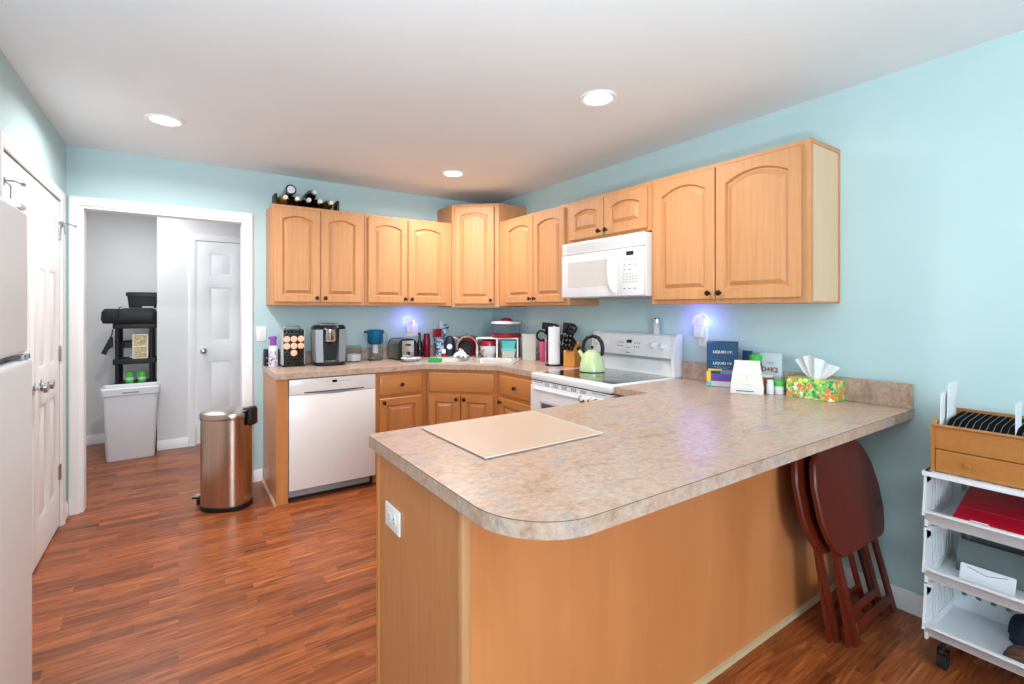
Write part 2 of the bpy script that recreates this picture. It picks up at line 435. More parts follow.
casing('trim_2', 0.062, LD0, LD1, LDZ, 'white casing around the double closet doors', loc=(XL, 0, 0), rz=PI / 2)
casing('trim_3', 0.06, ID0 - 0.005, ID1 + 0.005, IDZ + 0.005, 'white casing around the inner hall door', loc=(0, HY, 0))
def baseboard(name, pts, label, h=0.092, th=0.013):
    # pts: (x0,y0)->(x1,y1) along the wall, room side is on the right of the direction
    (x0, y0), (x1, y1) = pts
    d = Vector((x1 - x0, y1 - y0, 0)).normalized(); n = Vector((d.y, -d.x, 0))
    prof = [(0, 0), (th, 0), (th, h * 0.78), (th * 0.55, h * 0.93), (th * 0.4, h), (0, h)]
    b = B(); b.loft([[Vector((px, py, 0)) + n * o + Vector((0, 0, z)) for o, z in prof] for px, py in ((x0, y0), (x1, y1))])
    return struct(b.build(name, 'trim', None, smooth=30), label, 'baseboard')
baseboard('baseboard_right', ((XR, 1.05), (XR, YF)), 'white baseboard along the right wall beyond the peninsula')
baseboard('baseboard_back', ((DX1 + 0.062, YB), (0.548, YB)), 'short white baseboard beside the end cabinet')
baseboard('baseboard_back_left', ((XL, YB), (DX0 - 0.062, YB)), 'stub of white baseboard left of the hall opening')
baseboard('baseboard_left', ((XL, LD1 + 0.064), (XL, YB - 0.014)), 'stub of white baseboard beside the closet doors')
baseboard('baseboard_hall', ((-1.4, HB), (HX, HB)), 'white baseboard of the hall end wall')
baseboard('baseboard_hall_front', ((HX, HY), (ID0 - 0.067, HY)), 'white baseboard left of the inner door')

# ------------------------------------------------------------------ six panel doors
def six_panel(w_, h, th=0.035):
    b = B()
    st = 0.105 * w_ / 0.7; mid = 0.09 * w_ / 0.7
    xs = [0, st, (w_ - mid) / 2, (w_ + mid) / 2, w_ - st, w_]
    zs = [0, 0.20, 0.83, 1.02, 1.58, 1.69, 1.92 * h / 2.03, h]
    pc = {(1, 1), (3, 1), (1, 3), (3, 3), (1, 5), (3, 5)}
    for i in range(5):
        for j in range(7):
            x0, x1, z0, z1 = xs[i], xs[i + 1], zs[j], zs[j + 1]
            if (i, j) in pc:
                lp = []
                for ins, dep in ((0, 0), (0.014, 0.011), (0.02, 0.011), (0.045, 0.004)):
                    lp.append([(x0 + ins, dep, z0 + ins), (x1 - ins, dep, z0 + ins), (x1 - ins, dep, z1 - ins), (x0 + ins, dep, z1 - ins)])
                b.loft(lp, False, True)
            else: b.face(b.verts([(x0, 0, z0), (x1, 0, z0), (x1, 0, z1), (x0, 0, z1)]))
    f = [(0, 0, 0), (w_, 0, 0), (w_, 0, h), (0, 0, h)]; k = [(x, th, z) for x, y, z in f]
    b.loft([f, k], False, True)
    return b
def knob(parent, x, z, mat='chrome', r=0.027, out=0.06, y=0.0):
    b = B(); M_ = Matrix.Translation((x, y, z)) @ Matrix.Rotation(PI / 2, 4, 'X')
    b.lathe([(0.031, 0), (0.031, 0.005), (0.012, 0.009), (0.011, 0.028), (r * .75, 0.034), (r, 0.044), (r * .9, 0.056), (r * .4, out), (0.002, out + .001)]).xf(M_)
    return b.build('door_knob', mat, parent)
def hinge(parent, x, z, y=-0.004):
    b = B(); b.cyl((x, y, z - 0.045), (x, y, z + 0.045), 0.007); b.cyl((x, y, z + .045), (x, y, z + .052), 0.005)
    b.box(x - 0.03, x + 0.03, y + .002, y + 0.006, z - 0.045, z + 0.045)
    return b.build('hinge', 'chrome', parent)
def left_door(name, label, ya, yb_, knob_x, hinge_x, ajar=0.0):
    w_ = yb_ - ya     # local x runs along +y of the room after the turn
    t = thing(name, label, 'door', (XL - 0.003, ya, 0.012), PI / 2)
    t['kind'] = 'structure'
    six_panel(w_, LDZ - 0.018).build('door_leaf', 'door', t)
    knob(t, knob_x, 0.94)
    for z in (0.33, 1.07, 1.83): hinge(t, hinge_x, z)
    return t
dn = left_door('door_1', 'white six panel closet door nearer the refrigerator', LD0 + 0.004, 3.474, 0.585, 0.004)
df = left_door('door_2', 'white six panel closet door nearer the hall opening', 3.48, LD1 - 0.004, 0.105, 0.617)
def pin_stop(parent, x, z, s):
    b = B(); b.tube([(x, -0.012, z), (x, -0.05, z), (x + s * 0.004, -0.07, z - .01)], 0.0035, 6); b.cyl((x, -0.012, z - .02), (x, -0.012, z + .012), 0.008)
    b.cyl((x + s * .004, -0.07, z - .01), (x + s * .005, -0.082, z - .013), 0.008)
    b.tube([(x, -0.015, z), (x - s * .03, -0.03, z - .015), (x - s * .03, -0.03, z - .07)], 0.003, 6)
    return b.build('hinge_pin_stop', 'silver_plastic', parent)
pin_stop(df, 0.617, 1.885, 1); pin_stop(dn, 0.004, 1.885, -1)
t = thing('door_3', 'white six panel inner door at the end of the hall', 'door', (ID0, HY - 0.002, 0.012)); t['kind'] = 'structure'
six_panel(ID1 - ID0, IDZ - 0.014).build('door_leaf', 'door', t); knob(t, 0.06, 0.93)

# ------------------------------------------------------------------ recessed ceiling lights
def can_light(loc, label, energy, col=(1, 0.98, 0.96)):
    t = thing('recessed_ceiling_light', label, 'ceiling light', (loc[0], loc[1], H), 0, 'recessed lights in the kitchen ceiling')
    b = B(); b.lathe([(0.068, -0.001), (0.095, -0.001), (0.095, -0.006), (0.09, -0.01), (0.072, -0.007), (0.068, -0.001)], cap0=False, cap1=False)
    b.build('trim_ring', 'trim', t)
    b = B(); b.lathe([(0.069, -0.0015), (0.069, -0.006), (0.06, -0.009), (0.001, -0.011)]); b.build('lamp_lens', 'lens', t)
    d = bpy.data.lights.new('downlight', 'AREA'); d.shape = 'DISK'; d.size = 0.13; d.energy = energy; d.color = col; d.spread = math.radians(165)
    o = bpy.data.objects.new('downlight', d); C.objects.link(o); o.location = (loc[0], loc[1], H - 0.02)
can_light((-0.065, 3.417), 'round recessed ceiling light nearest the hall opening', 21)
can_light((1.775, 1.798), 'round recessed ceiling light above the peninsula side of the stove', 11, (1, 0.92, 0.82))
can_light((1.804, 3.45), 'round recessed ceiling light in front of the corner wall cabinet', 18)

# ------------------------------------------------------------------ cabinet doors and cabinets
def raised_door(w_, h, arch=0.0, th=0.019, st=0.055, n=14):
    """front faces -y, back at y=0; x 0..w_, z 0..h"""
    def loop(ins, dep, a, ta):
        x0, x1, z0, z1 = ins, w_ - ins, ins, h - ins
        pts = [(x0, dep, z0), (x1, dep, z0)]
        for i in range(n + 1):
            u = 1 - i / n; x = x0 + (x1 - x0) * u
            q = (2 * u - 1)
            dz = -a * q * q
            pts.append((x, dep, z1 - ta + dz))
        return pts
    y0 = -th
    b = B()
    b.loft([loop(0, 0, 0, 0), loop(0, y0 + 0.004, 0, 0), loop(0.004, y0, 0, 0),
            loop(st, y0, arch, 0.0), loop(st + 0.003, y0 + 0.006, arch, 0), loop(st + 0.006, y0 + 0.014, arch, 0), loop(st + 0.014, y0 + 0.014, arch, 0),
            loop(st + 0.036, y0 + 0.001, arch, 0)])
    return b
def drawer_front(w_, h, th=0.019):
    def lp(i, y): return [(i, y, i), (w_ - i, y, i), (w_ - i, y, h - i), (i, y, h - i)]
    b = B(); b.loft([lp(0, 0), lp(0, -th + .007), lp(0.004, -th + 0.004), lp(0.012, -th + 0.001), lp(0.016, -th)]); return b
def pull(parent, x, z, y=-0.019):
    b = B(); b.lathe([(0.008, 0), (0.006, 0.004), (0.0055, 0.012), (0.013, 0.017), (0.0155, 0.022), (0.013, 0.027), (0.005, 0.030), (0.001, 0.0302)], n=16)
    b.xf(Matrix.Translation((x, y, z)) @ Matrix.Rotation(PI / 2, 4, 'X')); return b.build('knob', 'bronze', parent)
def put(b, name, mat, parent, loc, rz=0): return b.build(name, mat, parent, loc, rz, 14 if name == 'door' and mat.startswith('maple') else 35)

def upper(label, loc, rz, W, Hh, D, edges, knobs, arch=0.03, side=None, zb=0.025, zt=0.025):
    t = thing('wall_cabinet', label, 'cabinet', loc, rz)
    b = B(); b.box(0, W, 0.0, D, 0, Hh, 0.0015, 1); put(b, 'carcass', 'maple', t, (0, 0, 0))
    if side:
        x = W
        b = B(); b.box(x + 0.0002, x + 0.002, 0.02, D - 0.014, 0.008, Hh - 0.02); put(b, 'side_panel', 'maple_side', t, (0, 0, 0))
        for y0, y1, z0_, z1_ in ((0, 0.02, 0, Hh), (D - 0.014, D, 0, Hh), (0.0202, D - 0.0142, Hh - 0.02, Hh)):
            b = B(); b.box(x + .0002, x + 0.006, y0, y1, z0_, z1_); put(b, 'side_stile', 'maple', t, (0, 0, 0))
    for (x0, x1), kx in zip(edges, knobs):
        o = put(raised_door(x1 - x0, Hh - zb - zt, arch), 'door', 'maple', t, (x0, -0.0012, zb))
        pull(o, (x1 - x0) - 0.028 if kx > 0 else 0.028, 0.032)
    return t
FY = YB - 0.001 - 0.305    # front plane of the end wall cabinets
FX = XR - 0.001 - 0.305
upper('two door maple wall cabinet under the wine rack', (0.575, FY, UB), 0, 0.690, UT - UB, 0.305,
      [(0.012, 0.340), (0.346, 0.668)], [1, -1])
upper('two door maple wall cabinet between the wine rack cabinet and the corner cabinet', (1.268, FY, UB), 0, 0.805, UT - UB, 0.305,
      [(0.026, 0.370), (0.376, 0.742)], [1, -1])
upper('two door maple wall cabinet between the corner cabinet and the microwave', (FX, 3.688, UB), -PI / 2, 0.955, UT - UB, 0.305,
      [(0.118, 0.525), (0.531, 0.915)], [1, -1])
upper('short two door maple wall cabinet above the microwave', (FX, 2.7315, 1.848), -PI / 2, 0.7615, UT - 1.848, 0.305,
      [(0.014, 0.362), (0.372, 0.735)], [1, -1], arch=0.028, zb=0.018)
upper('large two door maple wall cabinet right of the microwave with pale end panel', (FX, 1.9685, UB), -PI / 2, 0.907, UT - UB, 0.305,
      [(0.03, 0.434), (0.442, 0.876)], [1, -1], arch=0.045, side=True)
# diagonal corner wall cabinet
t = thing('corner_wall_cabinet', 'taller diagonal corner maple wall cabinet', 'cabinet', (XR - 0.001, YB - 0.001, 1.385))
ch = 0.94
A_ = (-0.630, -0.306); B_ = (-0.306, -0.606)
b = B(); b.prism([(0, 0, 0), (-0.630, 0, 0), A_ + (0,), B_ + (0,), (0, -0.606, 0)], (0, 0, ch)); put(b, 'carcass', 'maple', t, (0, 0, 0))
dv = Vector((B_[0] - A_[0], B_[1] - A_[1], 0)); dl = dv.length; ang = math.atan2(dv.y, dv.x)
nrm = Vector((dv.y, -dv.x, 0)).normalized()
p0 = Vector(A_ + (0,)) + dv.normalized() * 0.03 + nrm * 0.0012
o = put(raised_door(dl - 0.075, ch - 0.05, 0.03), 'door', 'maple', t, (p0.x, p0.y, 0.025), ang); pull(o, dl - 0.075 - 0.028, 0.032)
b = B(); b.prism([(0, 0, -0.002), (-0.632, 0, -0.002), (-0.632, -0.307, -.002), (-0.307, -0.609, -.002), (0, -0.609, -.002)], (0, 0, -0.004))
put(b, 'light_rail', 'maple_side', t, (0, 0, 0))

# ---- base cabinets
BF_Y = YB - 0.001 - 0.625; BF_X = XR - 0.001 - 0.61
def base_cab(label, loc, rz, W, items, D=0.6, mats=('maple_base', 'maple_base_h'), name='base_cabinet', toe=True):
    t = thing(name, label, 'cabinet', loc, rz)
    b = B(); b.box(0, W, 0, D, 0.105 if toe else 0, 0.8725, 0.001, 1)
    if toe: b.box(0.002, W - 0.002, 0.07, D, 0, 0.105)
    put(b, 'carcass', mats[0], t, (0, 0, 0))
    for kind, x0, x1, z0, z1, kx, kz in items:
        if kind == 'door': o = put(raised_door(x1 - x0, z1 - z0, 0), 'door', mats[0], t, (x0, -0.0012, z0))
        else: o = put(drawer_front(x1 - x0, z1 - z0), 'drawer_front', mats[1], t, (x0, -0.0012, z0))
        if kx is not None: pull(o, kx, kz)
    return t
# end filler cabinet left of the dishwasher
t = thing('end_cabinet_panel', 'narrow maple end panel boxing in the left side of the dishwasher', 'panel', (0.554, BF_Y, 0))
b = B(); b.box(0, 0.076, 0.0, 0.02, 0, 0.8725, 0.001, 1); put(b, 'stile', 'maple_base', t, (0, 0, 0))
b = B(); b.box(0, 0.016, 0.0205, 0.62, 0, 0.8725); put(b, 'side_panel', 'oak_end', t, (0, 0, 0))
b = B(); b.prism([(-0.014, 0.0, 0), (-0.0005, 0.0, 0), (-0.0005, 0, 0.014), (-0.009, 0, 0.011)], (0, 0.6, 0)); put(b, 'quarter_round', 'quarter', t, (0, 0, 0))
base_cab('narrow maple base cabinet with one drawer between dishwasher and sink cabinet', (1.2485, BF_Y, 0), 0, 0.424,
         [('drawer', 0.03, 0.38, 0.69, 0.845, 0.175, 0.078), ('door', 0.03, 0.38, 0.13, 0.665, 0.03, 0.505)])
# diagonal sink base
P0 = (1.676, BF_Y); P1 = (BF_X, 3.255)
t = thing('corner_sink_cabinet', 'diagonal corner maple sink cabinet with two doors below a false drawer', 'cabinet', (0, 0, 0))
b = B(); b.prism([(P0[0], P0[1], 0.105), (P1[0], P1[1], 0.105), (XR - .002, 3.255, 0.105), (XR - .002, YB - .002, 0.105), (1.676, YB - .002, 0.105)], (0, 0, 0.60))
b.prism([(1.73, 3.755, 0), (2.15, 3.335, 0), (2.6, 3.335, 0), (2.6, 4.25, 0), (1.73, 4.25, 0)], (0, 0, 0.105))
put(b, 'carcass', 'maple_base', t, (0, 0, 0))
dv = Vector((P1[0] - P0[0], P1[1] - P0[1], 0)); dl = dv.length; ang = math.atan2(dv.y, dv.x); nrm = Vector((dv.y, -dv.x, 0)).normalized()
def dpt(s_, z, o=0.0012): q = Vector((P0[0], P0[1], 0)) + dv.normalized() * s_ + nrm * o; return (q.x, q.y, z)
b = B(); b.box(0, dl, 0, 0.02, 0.70, 0.8725); put(b, 'face_frame', 'maple_base', t, (P0[0], P0[1], 0), ang)
put(drawer_front(dl - 0.05, 0.155), 'false_drawer_front', 'maple_base_h', t, dpt(0.025, 0.69), ang)
dw = (dl - 0.056) / 2
o = put(raised_door(dw, 0.535, 0), 'door', 'maple_base', t, dpt(0.025, 0.13), ang); pull(o, dw - 0.03, 0.505)
o = put(raised_door(dw, 0.535, 0), 'door', 'maple_base', t, dpt(0.031 + dw, 0.13), ang); pull(o, 0.03, 0.505)
base_cab('maple base cabinet with one drawer between sink cabinet and stove', (BF_X, 3.2525, 0), -PI / 2, 0.526,
         [('drawer', 0.055, 0.506, 0.69, 0.845, 0.225, 0.078), ('door', 0.055, 0.506, 0.13, 0.665, 0.03, 0.505)])
base_cab('maple base cabinet squeezed between stove and peninsula', (BF_X, 1.957, 0), -PI / 2, 0.254, [('drawer', 0.02, 0.235, 0.69, 0.845, 0.11, .078), ('door', 0.02, 0.235, 0.13, 0.665, 0.03, 0.505)])
# ---- peninsula
PX0, PY0, PY1 = 0.577, 1.062, 1.690
t = thing('peninsula_cabinet', 'long maple peninsula cabinet facing the dining side', 'cabinet', (0, 0, 0))
b = B(); b.box(PX0 + 0.02, XR - 0.003, PY0 + 0.012, PY1 - 0.03, 0.105, 0.8725); b.box(PX0 + .02, XR - .003, PY0 + .012, PY1 - .1, 0, .105); put(b, 'carcass', 'maple_base', t, (0, 0, 0))
b = B(); b.box(PX0 + 0.028, XR - 0.003, PY0, PY0 + 0.0115, 0, 0.8725); put(b, 'back_panel', 'maple_ply', t, (0, 0, 0))
b = B(); b.box(PX0 + 0.006, PX0 + 0.0195, PY0 + 0.0205, PY1 - 0.024, 0, 0.8725); put(b, 'end_panel', 'oak_end', t, (0, 0, 0))
b = B(); b.box(PX0 + 0.002, PX0 + 0.0275, PY0 - 0.003, PY0 + 0.020, 0, 0.8725, 0.003, 2); put(b, 'corner_post', 'maple', t, (0, 0, 0))
b = B(); b.box(PX0, PX0 + 0.0195, PY1 - 0.0235, PY1 - 0.002, 0, 0.8725, 0.002, 1); put(b, 'edge_stile', 'maple_base', t, (0, 0, 0))
b = B(); b.prism([(PX0 + 0.02, PY0 - 0.0005, 0), (PX0 + 0.02, PY0 - 0.016, 0), (PX0 + 0.02, PY0 - 0.012, 0.013), (PX0 + 0.02, PY0 - 0.0005, 0.017)], (XR - 0.02 - PX0 - 0.02, 0, 0))
put(b, 'quarter_round', 'quarter', t, (0, 0, 0))
b = B(); b.prism([(PX0 + 0.0055, PY0 + 0.02, 0), (PX0 - 0.010, PY0 + 0.02, 0), (PX0 - 0.006, PY0 + 0.02, 0.013), (PX0 + .0055, PY0 + 0.02, 0.017)], (0, PY1 - PY0 - .045, 0))
put(b, 'quarter_round', 'maple_base', t, (0, 0, 0))
for k in range(3):
    x1 = 1.95 - k * 0.44
    o = raised_door(0.42, 0.7, 0).build('door', 'maple_base', t, (x1, PY1 - 0.0288, 0.13), PI, 35); pull(o, 0.03, 0.66)

# ------------------------------------------------------------------ worktops
def slab(name, outer, mat, parent, z1=CT, th=0.040, hole=None):
    bm = bmesh.new(); b = B(); b.bm.free(); b.bm = bm
    def ring(pts, z):
        vs = [bm.verts.new((x, y, z)) for x, y in pts]
        return vs, [bm.edges.new((vs[i], vs[(i + 1) % len(vs)])) for i in range(len(vs))]
    rings = []
    for z in (z1, z1 - th):
        es = []; vr = []
        for pts in [outer] + ([hole] if hole else []):
            v, e = ring(pts, z); es += e; vr.append(v)
        bmesh.ops.triangle_fill(bm, use_beauty=True, use_dissolve=False, edges=es)
        rings.append(vr)
    for va, vb in zip(*rings):
        for i in range(len(va)):
            j = (i + 1) % len(va); b.face([va[i], va[j], vb[j], vb[i]])
    return b.build(name, mat, parent, smooth=30)
SC_ = Vector((2.09, 3.66, 0)); su = Vector((1, -1, 0)).normalized(); sv = Vector((1, 1, 0)).normalized()   # sink centre and axes
def sp(u, v, z=0.0): q = SC_ + su * u + sv * v; return (q.x, q.y, z)
t = thing('worktop', 'mottled laminate worktop running under the sink along the end wall', 'worktop', (0, 0, 0))
WF = BF_Y - 0.028
outer = [(0.548, YB - .002), (0.548, WF + 0.04)] + arc(0.588, WF + 0.04, 0.04, 180, 270, 5)[1:] + [(1.645, WF), (2.083, 3.225), (2.083, 2.7265), (XR - .002, 2.7265), (XR - .002, YB - .002)]
hole = [sp(a, c)[:2] for a, c in ((-0.395, -0.235), (0.395, -0.235), (0.395, 0.225), (-0.395, 0.225))]
slab('counter_slab', outer, 'counter', t, hole=hole)
b = B(); b.box(0.548, XR - 0.024, YB - 0.022, YB - 0.002, CT + .0003, CT + 0.102, 0.002, 1); put(b, 'backsplash', 'counter', t, (0, 0, 0))
b = B(); b.box(XR - 0.022, XR - 0.002, 2.7265, YB - 0.002, CT + .0003, CT + 0.102, 0.002, 1); put(b, 'backsplash', 'counter', t, (0, 0, 0))
t = thing('peninsula_worktop', 'large mottled laminate peninsula worktop with rounded near corner', 'worktop', (0, 0, 0))
R_ = 0.19; ox, oy = 0.553, 0.762
outer = [(XR - .002, oy), (XR - .002, 1.9585), (2.062, 1.9585), (2.062, 1.712), (ox + 0.02, 1.712)] + arc(ox + .02, 1.692, .02, 90, 180, 4)[1:] + arc(ox + R_, oy + R_, R_, 180, 270, 16)
slab('counter_slab', outer, 'counter', t)
pth = [(x - 0.0003 * 0, y, CT - 0.0012) for x, y in arc(ox + R_, oy + R_, R_ + 0.0003, 180, 270, 16)]
b = B(); b.tube([(ox - .0003, 1.68, CT - 0.0012)] + pth + [(XR - .006, oy - .0003, CT - 0.0012)], 0.0011, 6); put(b, 'edge_seam', 'edge', t, (0, 0, 0))
b = B(); b.box(XR - 0.022, XR - 0.002, oy + 0.001, 1.9585, CT + .0003, CT + 0.112, 0.002, 1); put(b, 'backsplash', 'counter', t, (0, 0, 0))
b = B(); b.prism([(0.742, 1.668, CT + .001), (0.746, 1.222, CT + .001), (1.240, 1.232, CT + .001), (1.258, 1.662, CT + .001)], (0, 0, 0.004))
t = thing('cutting_board', 'pale textured glass cutting board lying flat on the peninsula', 'cutting board', (1.02, 1.45, CT + .001))
b.xf(Matrix.Translation((-1.02, -1.45, -CT - .001 + 0.0015))); put(b, 'board', 'board', t, (0, 0, 0))
for dx, dy in ((-0.235, -0.2), (0.21, -0.19), (-0.235, 0.205), (0.215, 0.195)):
    b = B(); b.lathe([(0.008, 0), (0.008, 0.0015)], (dx, dy, 0), 10); put(b, 'rubber_foot', 'rubber', t, (0, 0, 0))
b = B(); lp = [(-0.278, 0.218, .0046), (-0.274, -0.228, .0046), (0.22, -0.218, .0046), (0.238, 0.212, .0046)]
for i in range(4): b.tube([lp[i], lp[(i + 1) % 4]], 0.0009, 6)
b.xf(Matrix.Translation((0, 0, 0.001))); put(b, 'polished_edge', 'paper', t, (0, 0, 0))

# ------------------------------------------------------------------ refrigerator
FRX, FY0, FY1, FRH = -0.38, 1.37, 2.127, 1.665
t = thing('refrigerator', 'white top freezer refrigerator standing at the left edge', 'refrigerator', (FRX, FY0, 0), PI / 2)
fw = FY1 - FY0
b = B(); b.box(0.004, fw - 0.004, 0.062, 0.70, 0.03, FRH - 0.012, 0.006, 2); put(b, 'body', 'fridge', t, (0, 0, 0))
b = B(); b.box(0.012, fw - 0.012, 0.045, 0.0615, 0.06, FRH - 0.03); put(b, 'door_gasket', 'grey_plastic', t, (0, 0, 0))
def fdoor(nm, z0, z1, y0=0.0):
    b = B(); b.box(0, fw, y0, 0.045, z0, z1, 0.016, 4); return put(b, nm, 'fridge', t, (0, 0, 0))
d1 = fdoor('freezer_door', 1.222, FRH, 0.011); d2 = fdoor('refrigerator_door', 0.10, 1.205)
for z0, z1, d in ((1.25, 1.56, d1), (0.80, 1.17, d2)):
    b = B(); b.tube([(0.05, -0.002, z0), (0.05, -0.045, z0 + .03), (0.05, -0.05, (z0 + z1) / 2), (0.05, -0.045, z1 - .03), (0.05, -0.002, z1)], 0.012, 10); put(b, 'handle', 'fridge', d, (0, 0, 0))
b = B(); b.box(fw - 0.10, fw - 0.012, 0.008, 0.044, 1.2065, 1.2205); b.cyl((fw - 0.03, 0.012, 1.2055), (fw - 0.03, 0.012, 1.2215), 0.011); put(b, 'middle_hinge', 'chrome', t, (0, 0, 0))
b = B(); b.box(fw - 0.09, fw - 0.02, 0.01, 0.12, FRH + 0.0005, FRH + 0.018, 0.006, 2); put(b, 'hinge_cover', 'fridge', t, (0, 0, 0))
b = B(); b.box(0.02, fw - 0.02, 0.03, 0.06, 0.015, 0.092); put(b, 'toe_grille', 'grey_plastic', t, (0, 0, 0))
for x, y in ((0.05, 0.1), (fw - 0.05, 0.1), (0.05, 0.64), (fw - 0.05, 0.64)):
    b = B(); b.cyl((x, y, 0), (x, y, 0.03), 0.018); put(b, 'levelling_foot', 'rubber', t, (0, 0, 0))

# ------------------------------------------------------------------ dishwasher
t = thing('dishwasher', 'white built in dishwasher with slim pocket handle', 'dishwasher', (0.6335, BF_Y, 0))
W = 0.611
b = B(); b.box(0.003, W - 0.003, 0.006, 0.58, 0.10, 0.866); put(b, 'tub_body', 'grey_plastic', t, (0, 0, 0))
b = B(); b.box(0, W, -0.018, 0.005, 0.088, 0.752, 0.003, 2); put(b, 'door', 'almond', t, (0, 0, 0))
b = B(); b.box(0, W, -0.018, 0.005, 0.7535, 0.866, 0.003, 2); put(b, 'control_panel', 'almond', t, (0, 0, 0))
n = 14; b = B()
up = [(0.10 + 0.42 * i / n, 0, 0.768 + 0.0 * i) for i in range(n + 1)]
b.loft([[(x, -0.0188, 0.7685), (x, -0.0188, 0.7685 - 0.005 - 0.017 * math.sin(PI * i / n) ** 1.5), (x, -0.0181, 0.7685 - 0.005 - 0.017 * math.sin(PI * i / n) ** 1.5), (x, -0.0181, 0.7685)] for i, (x, _, _) in enumerate(up)])
put(b, 'handle_recess', 'grey_plastic', t, (0, 0, 0))
b = B(); b.box(0.098, 0.522, -0.021, -0.0182, 0.766, 0.7715); put(b, 'handle_slot', 'black', t, (0, 0, 0))
b = B(); b.box(0.29, 0.325, -0.0186, -0.0181, 0.826, 0.845); put(b, 'display', 'lcd', t, (0, 0, 0))
b = B()
for i in range(9):
    x = 0.255 + i * 0.0135 if i < 2 else (0.335 + (i - 2) * 0.014)
    b.box(x, x + 0.006, -0.0186, -0.0181, 0.832, 0.836)
for i in range(5): b.box(0.262 + i * 0.02, 0.268 + i * 0.02, -0.0186, -0.0181, 0.808, 0.811)
put(b, 'button_marks', 'print_grey', t, (0, 0, 0))
b = B(); b.box(0.004, W - 0.03, 0.035, 0.05, 0.028, 0.0995); put(b, 'toe_panel', 'grey_plastic', t, (0, 0, 0))
b = B(); b.box(0.004, W - 0.004, 0.055, 0.07, 0.0, 0.0995); put(b, 'kick_recess', 'black', t, (0, 0, 0))

# ------------------------------------------------------------------ electric range
t = thing('electric_range', 'white electric range with black glass cooktop and sloped control backguard', 'stove', (2.062, 2.7225, 0), -PI / 2)
W = 0.7605
b = B(); b.box(0.002, W - 0.002, 0.006, 0.61, 0.08, 0.871); put(b, 'body', 'white', t, (0, 0, 0))
b = B(); b.box(0, W, -0.028, 0.636, 0.872, 0.9195, 0.012, 3); put(b, 'cooktop_frame', 'white', t, (0, 0, 0))
ck = b = B(); b.box(0.05, W - 0.04, 0.035, 0.535, 0.9197, 0.9215); ckt = put(b, 'glass_cooktop', 'cooktop', t, (0, 0, 0))
for cx, cy, r in ((0.2, 0.16, 0.08), (0.55, 0.17, 0.1), (0.2, 0.42, 0.1), (0.55, 0.42, 0.08)):
    b = B(); b.lathe([(r - 0.003, 0.9216), (r - .003, 0.9218), (r, 0.9218), (r, 0.9216)], (cx, cy, 0), 36, cap0=False, cap1=False); put(b, 'burner_ring', 'ring', t, (0, 0, 0))
b = B(); b.box(0.002, W - 0.002, -0.022, 0.0055, 0.839, 0.867, 0.002, 1); put(b, 'vent_strip', 'white', t, (0, 0, 0))
b = B()
for (x0, x1) in ((0.03, 0.13), (0.60, 0.72)):
    b = B(); b.box(x0, x1, -0.0226, -0.0221, 0.856, 0.860); put(b, 'air_slot', 'print_grey', t, (0, 0, 0))
for g in range(5):
    x0 = 0.15 + g * 0.088
    b = B()
    for r in range(3):
        for c in range(3): b.box(x0 + c * 0.018, x0 + c * 0.018 + 0.014, -0.0226, -0.0221, 0.8425 + r * 0.0075, 0.847 + r * 0.0075)
    put(b, 'vent', 'print_grey', t, (0, 0, 0))
b = B(); b.box(0.002, W - 0.002, -0.02, 0.0055, 0.868, 0.8715); put(b, 'gap_line', 'dark', t, (0, 0, 0))
b = B(); b.box(0.004, W - 0.004, -0.034, 0.005, 0.26, 0.8365, 0.006, 2); od = put(b, 'oven_door', 'white', t, (0, 0, 0))
b = B(); b.box(0.13, W - 0.13, -0.0352, -0.0342, 0.40, 0.725, 0.0003, 1); put(b, 'oven_window', 'oven_glass', od, (0, 0, 0))
b = B()
lp = [(0.118, 0.388), (W - 0.118, 0.388), (W - .118, 0.737), (0.118, 0.737)]; li = [(0.13, 0.40), (W - 0.13, 0.40), (W - .13, 0.725), (0.13, 0.725)]
b.loft([[(x, -0.0342, z) for x, z in lp], [(x, -0.0356, z) for x, z in lp], [(x, -0.0356, z) for x, z in li], [(x, -0.0342, z) for x, z in li]], False, False); put(b, 'window_frame', 'lightgrey', od, (0, 0, 0))
b = B(); b.tube([(0.07, -0.034, 0.817), (0.08, -0.058, 0.819), (0.12, -0.062, 0.820), (W - 0.12, -0.062, 0.820), (W - 0.08, -0.058, 0.819), (W - 0.07, -0.034, 0.817)], 0.0115, 10); put(b, 'oven_handle', 'white', od, (0, 0, 0))
b = B(); b.box(0.004, W - 0.004, -0.03, 0.005, 0.085, 0.252, 0.006, 2); put(b, 'storage_drawer', 'white', t, (0, 0, 0))
b = B(); b.box(0.02, W - 0.02, 0.03, 0.6, 0.0, 0.08); put(b, 'kick_base', 'black', t, (0, 0, 0))
# backguard profile in (y, z)
prof = [(0.56, 0.922), (0.565, 1.02), (0.555, 1.03), (0.552, 1.045), (0.586, 1.178), (0.600, 1.190), (0.636, 1.190), (0.636, 0.922)]
b = B(); b.prism([(0.022, y, z) for y, z in prof], (W - 0.044, 0, 0)); bg_ = put(b, 'backguard', 'white', t, (0, 0, 0))
for x0 in (0.0, W - 0.0215):
    b = B(); b.prism([(x0, y, z) for y, z in [(0.552, 0.922), (0.545, 1.03), (0.575, 1.18), (0.595, 1.197), (0.6365, 1.197), (0.6365, 0.922)]], (0.0215, 0, 0)); put(b, 'end_cap', 'white', bg_, (0, 0, 0))
sl = math.atan2(0.034, 0.133)
def guard(u, vv, o=0.0): # point on the sloped control face, vv 0..1
    return Vector((u, 0.552 + 0.034 * vv - o * math.cos(sl), 1.045 + 0.133 * vv + o * math.sin(sl)))
GM = lambda u, vv, o=0.0: Matrix.Translation(guard(u, vv, o)) @ Matrix.Rotation(PI / 2 - sl, 4, 'X')
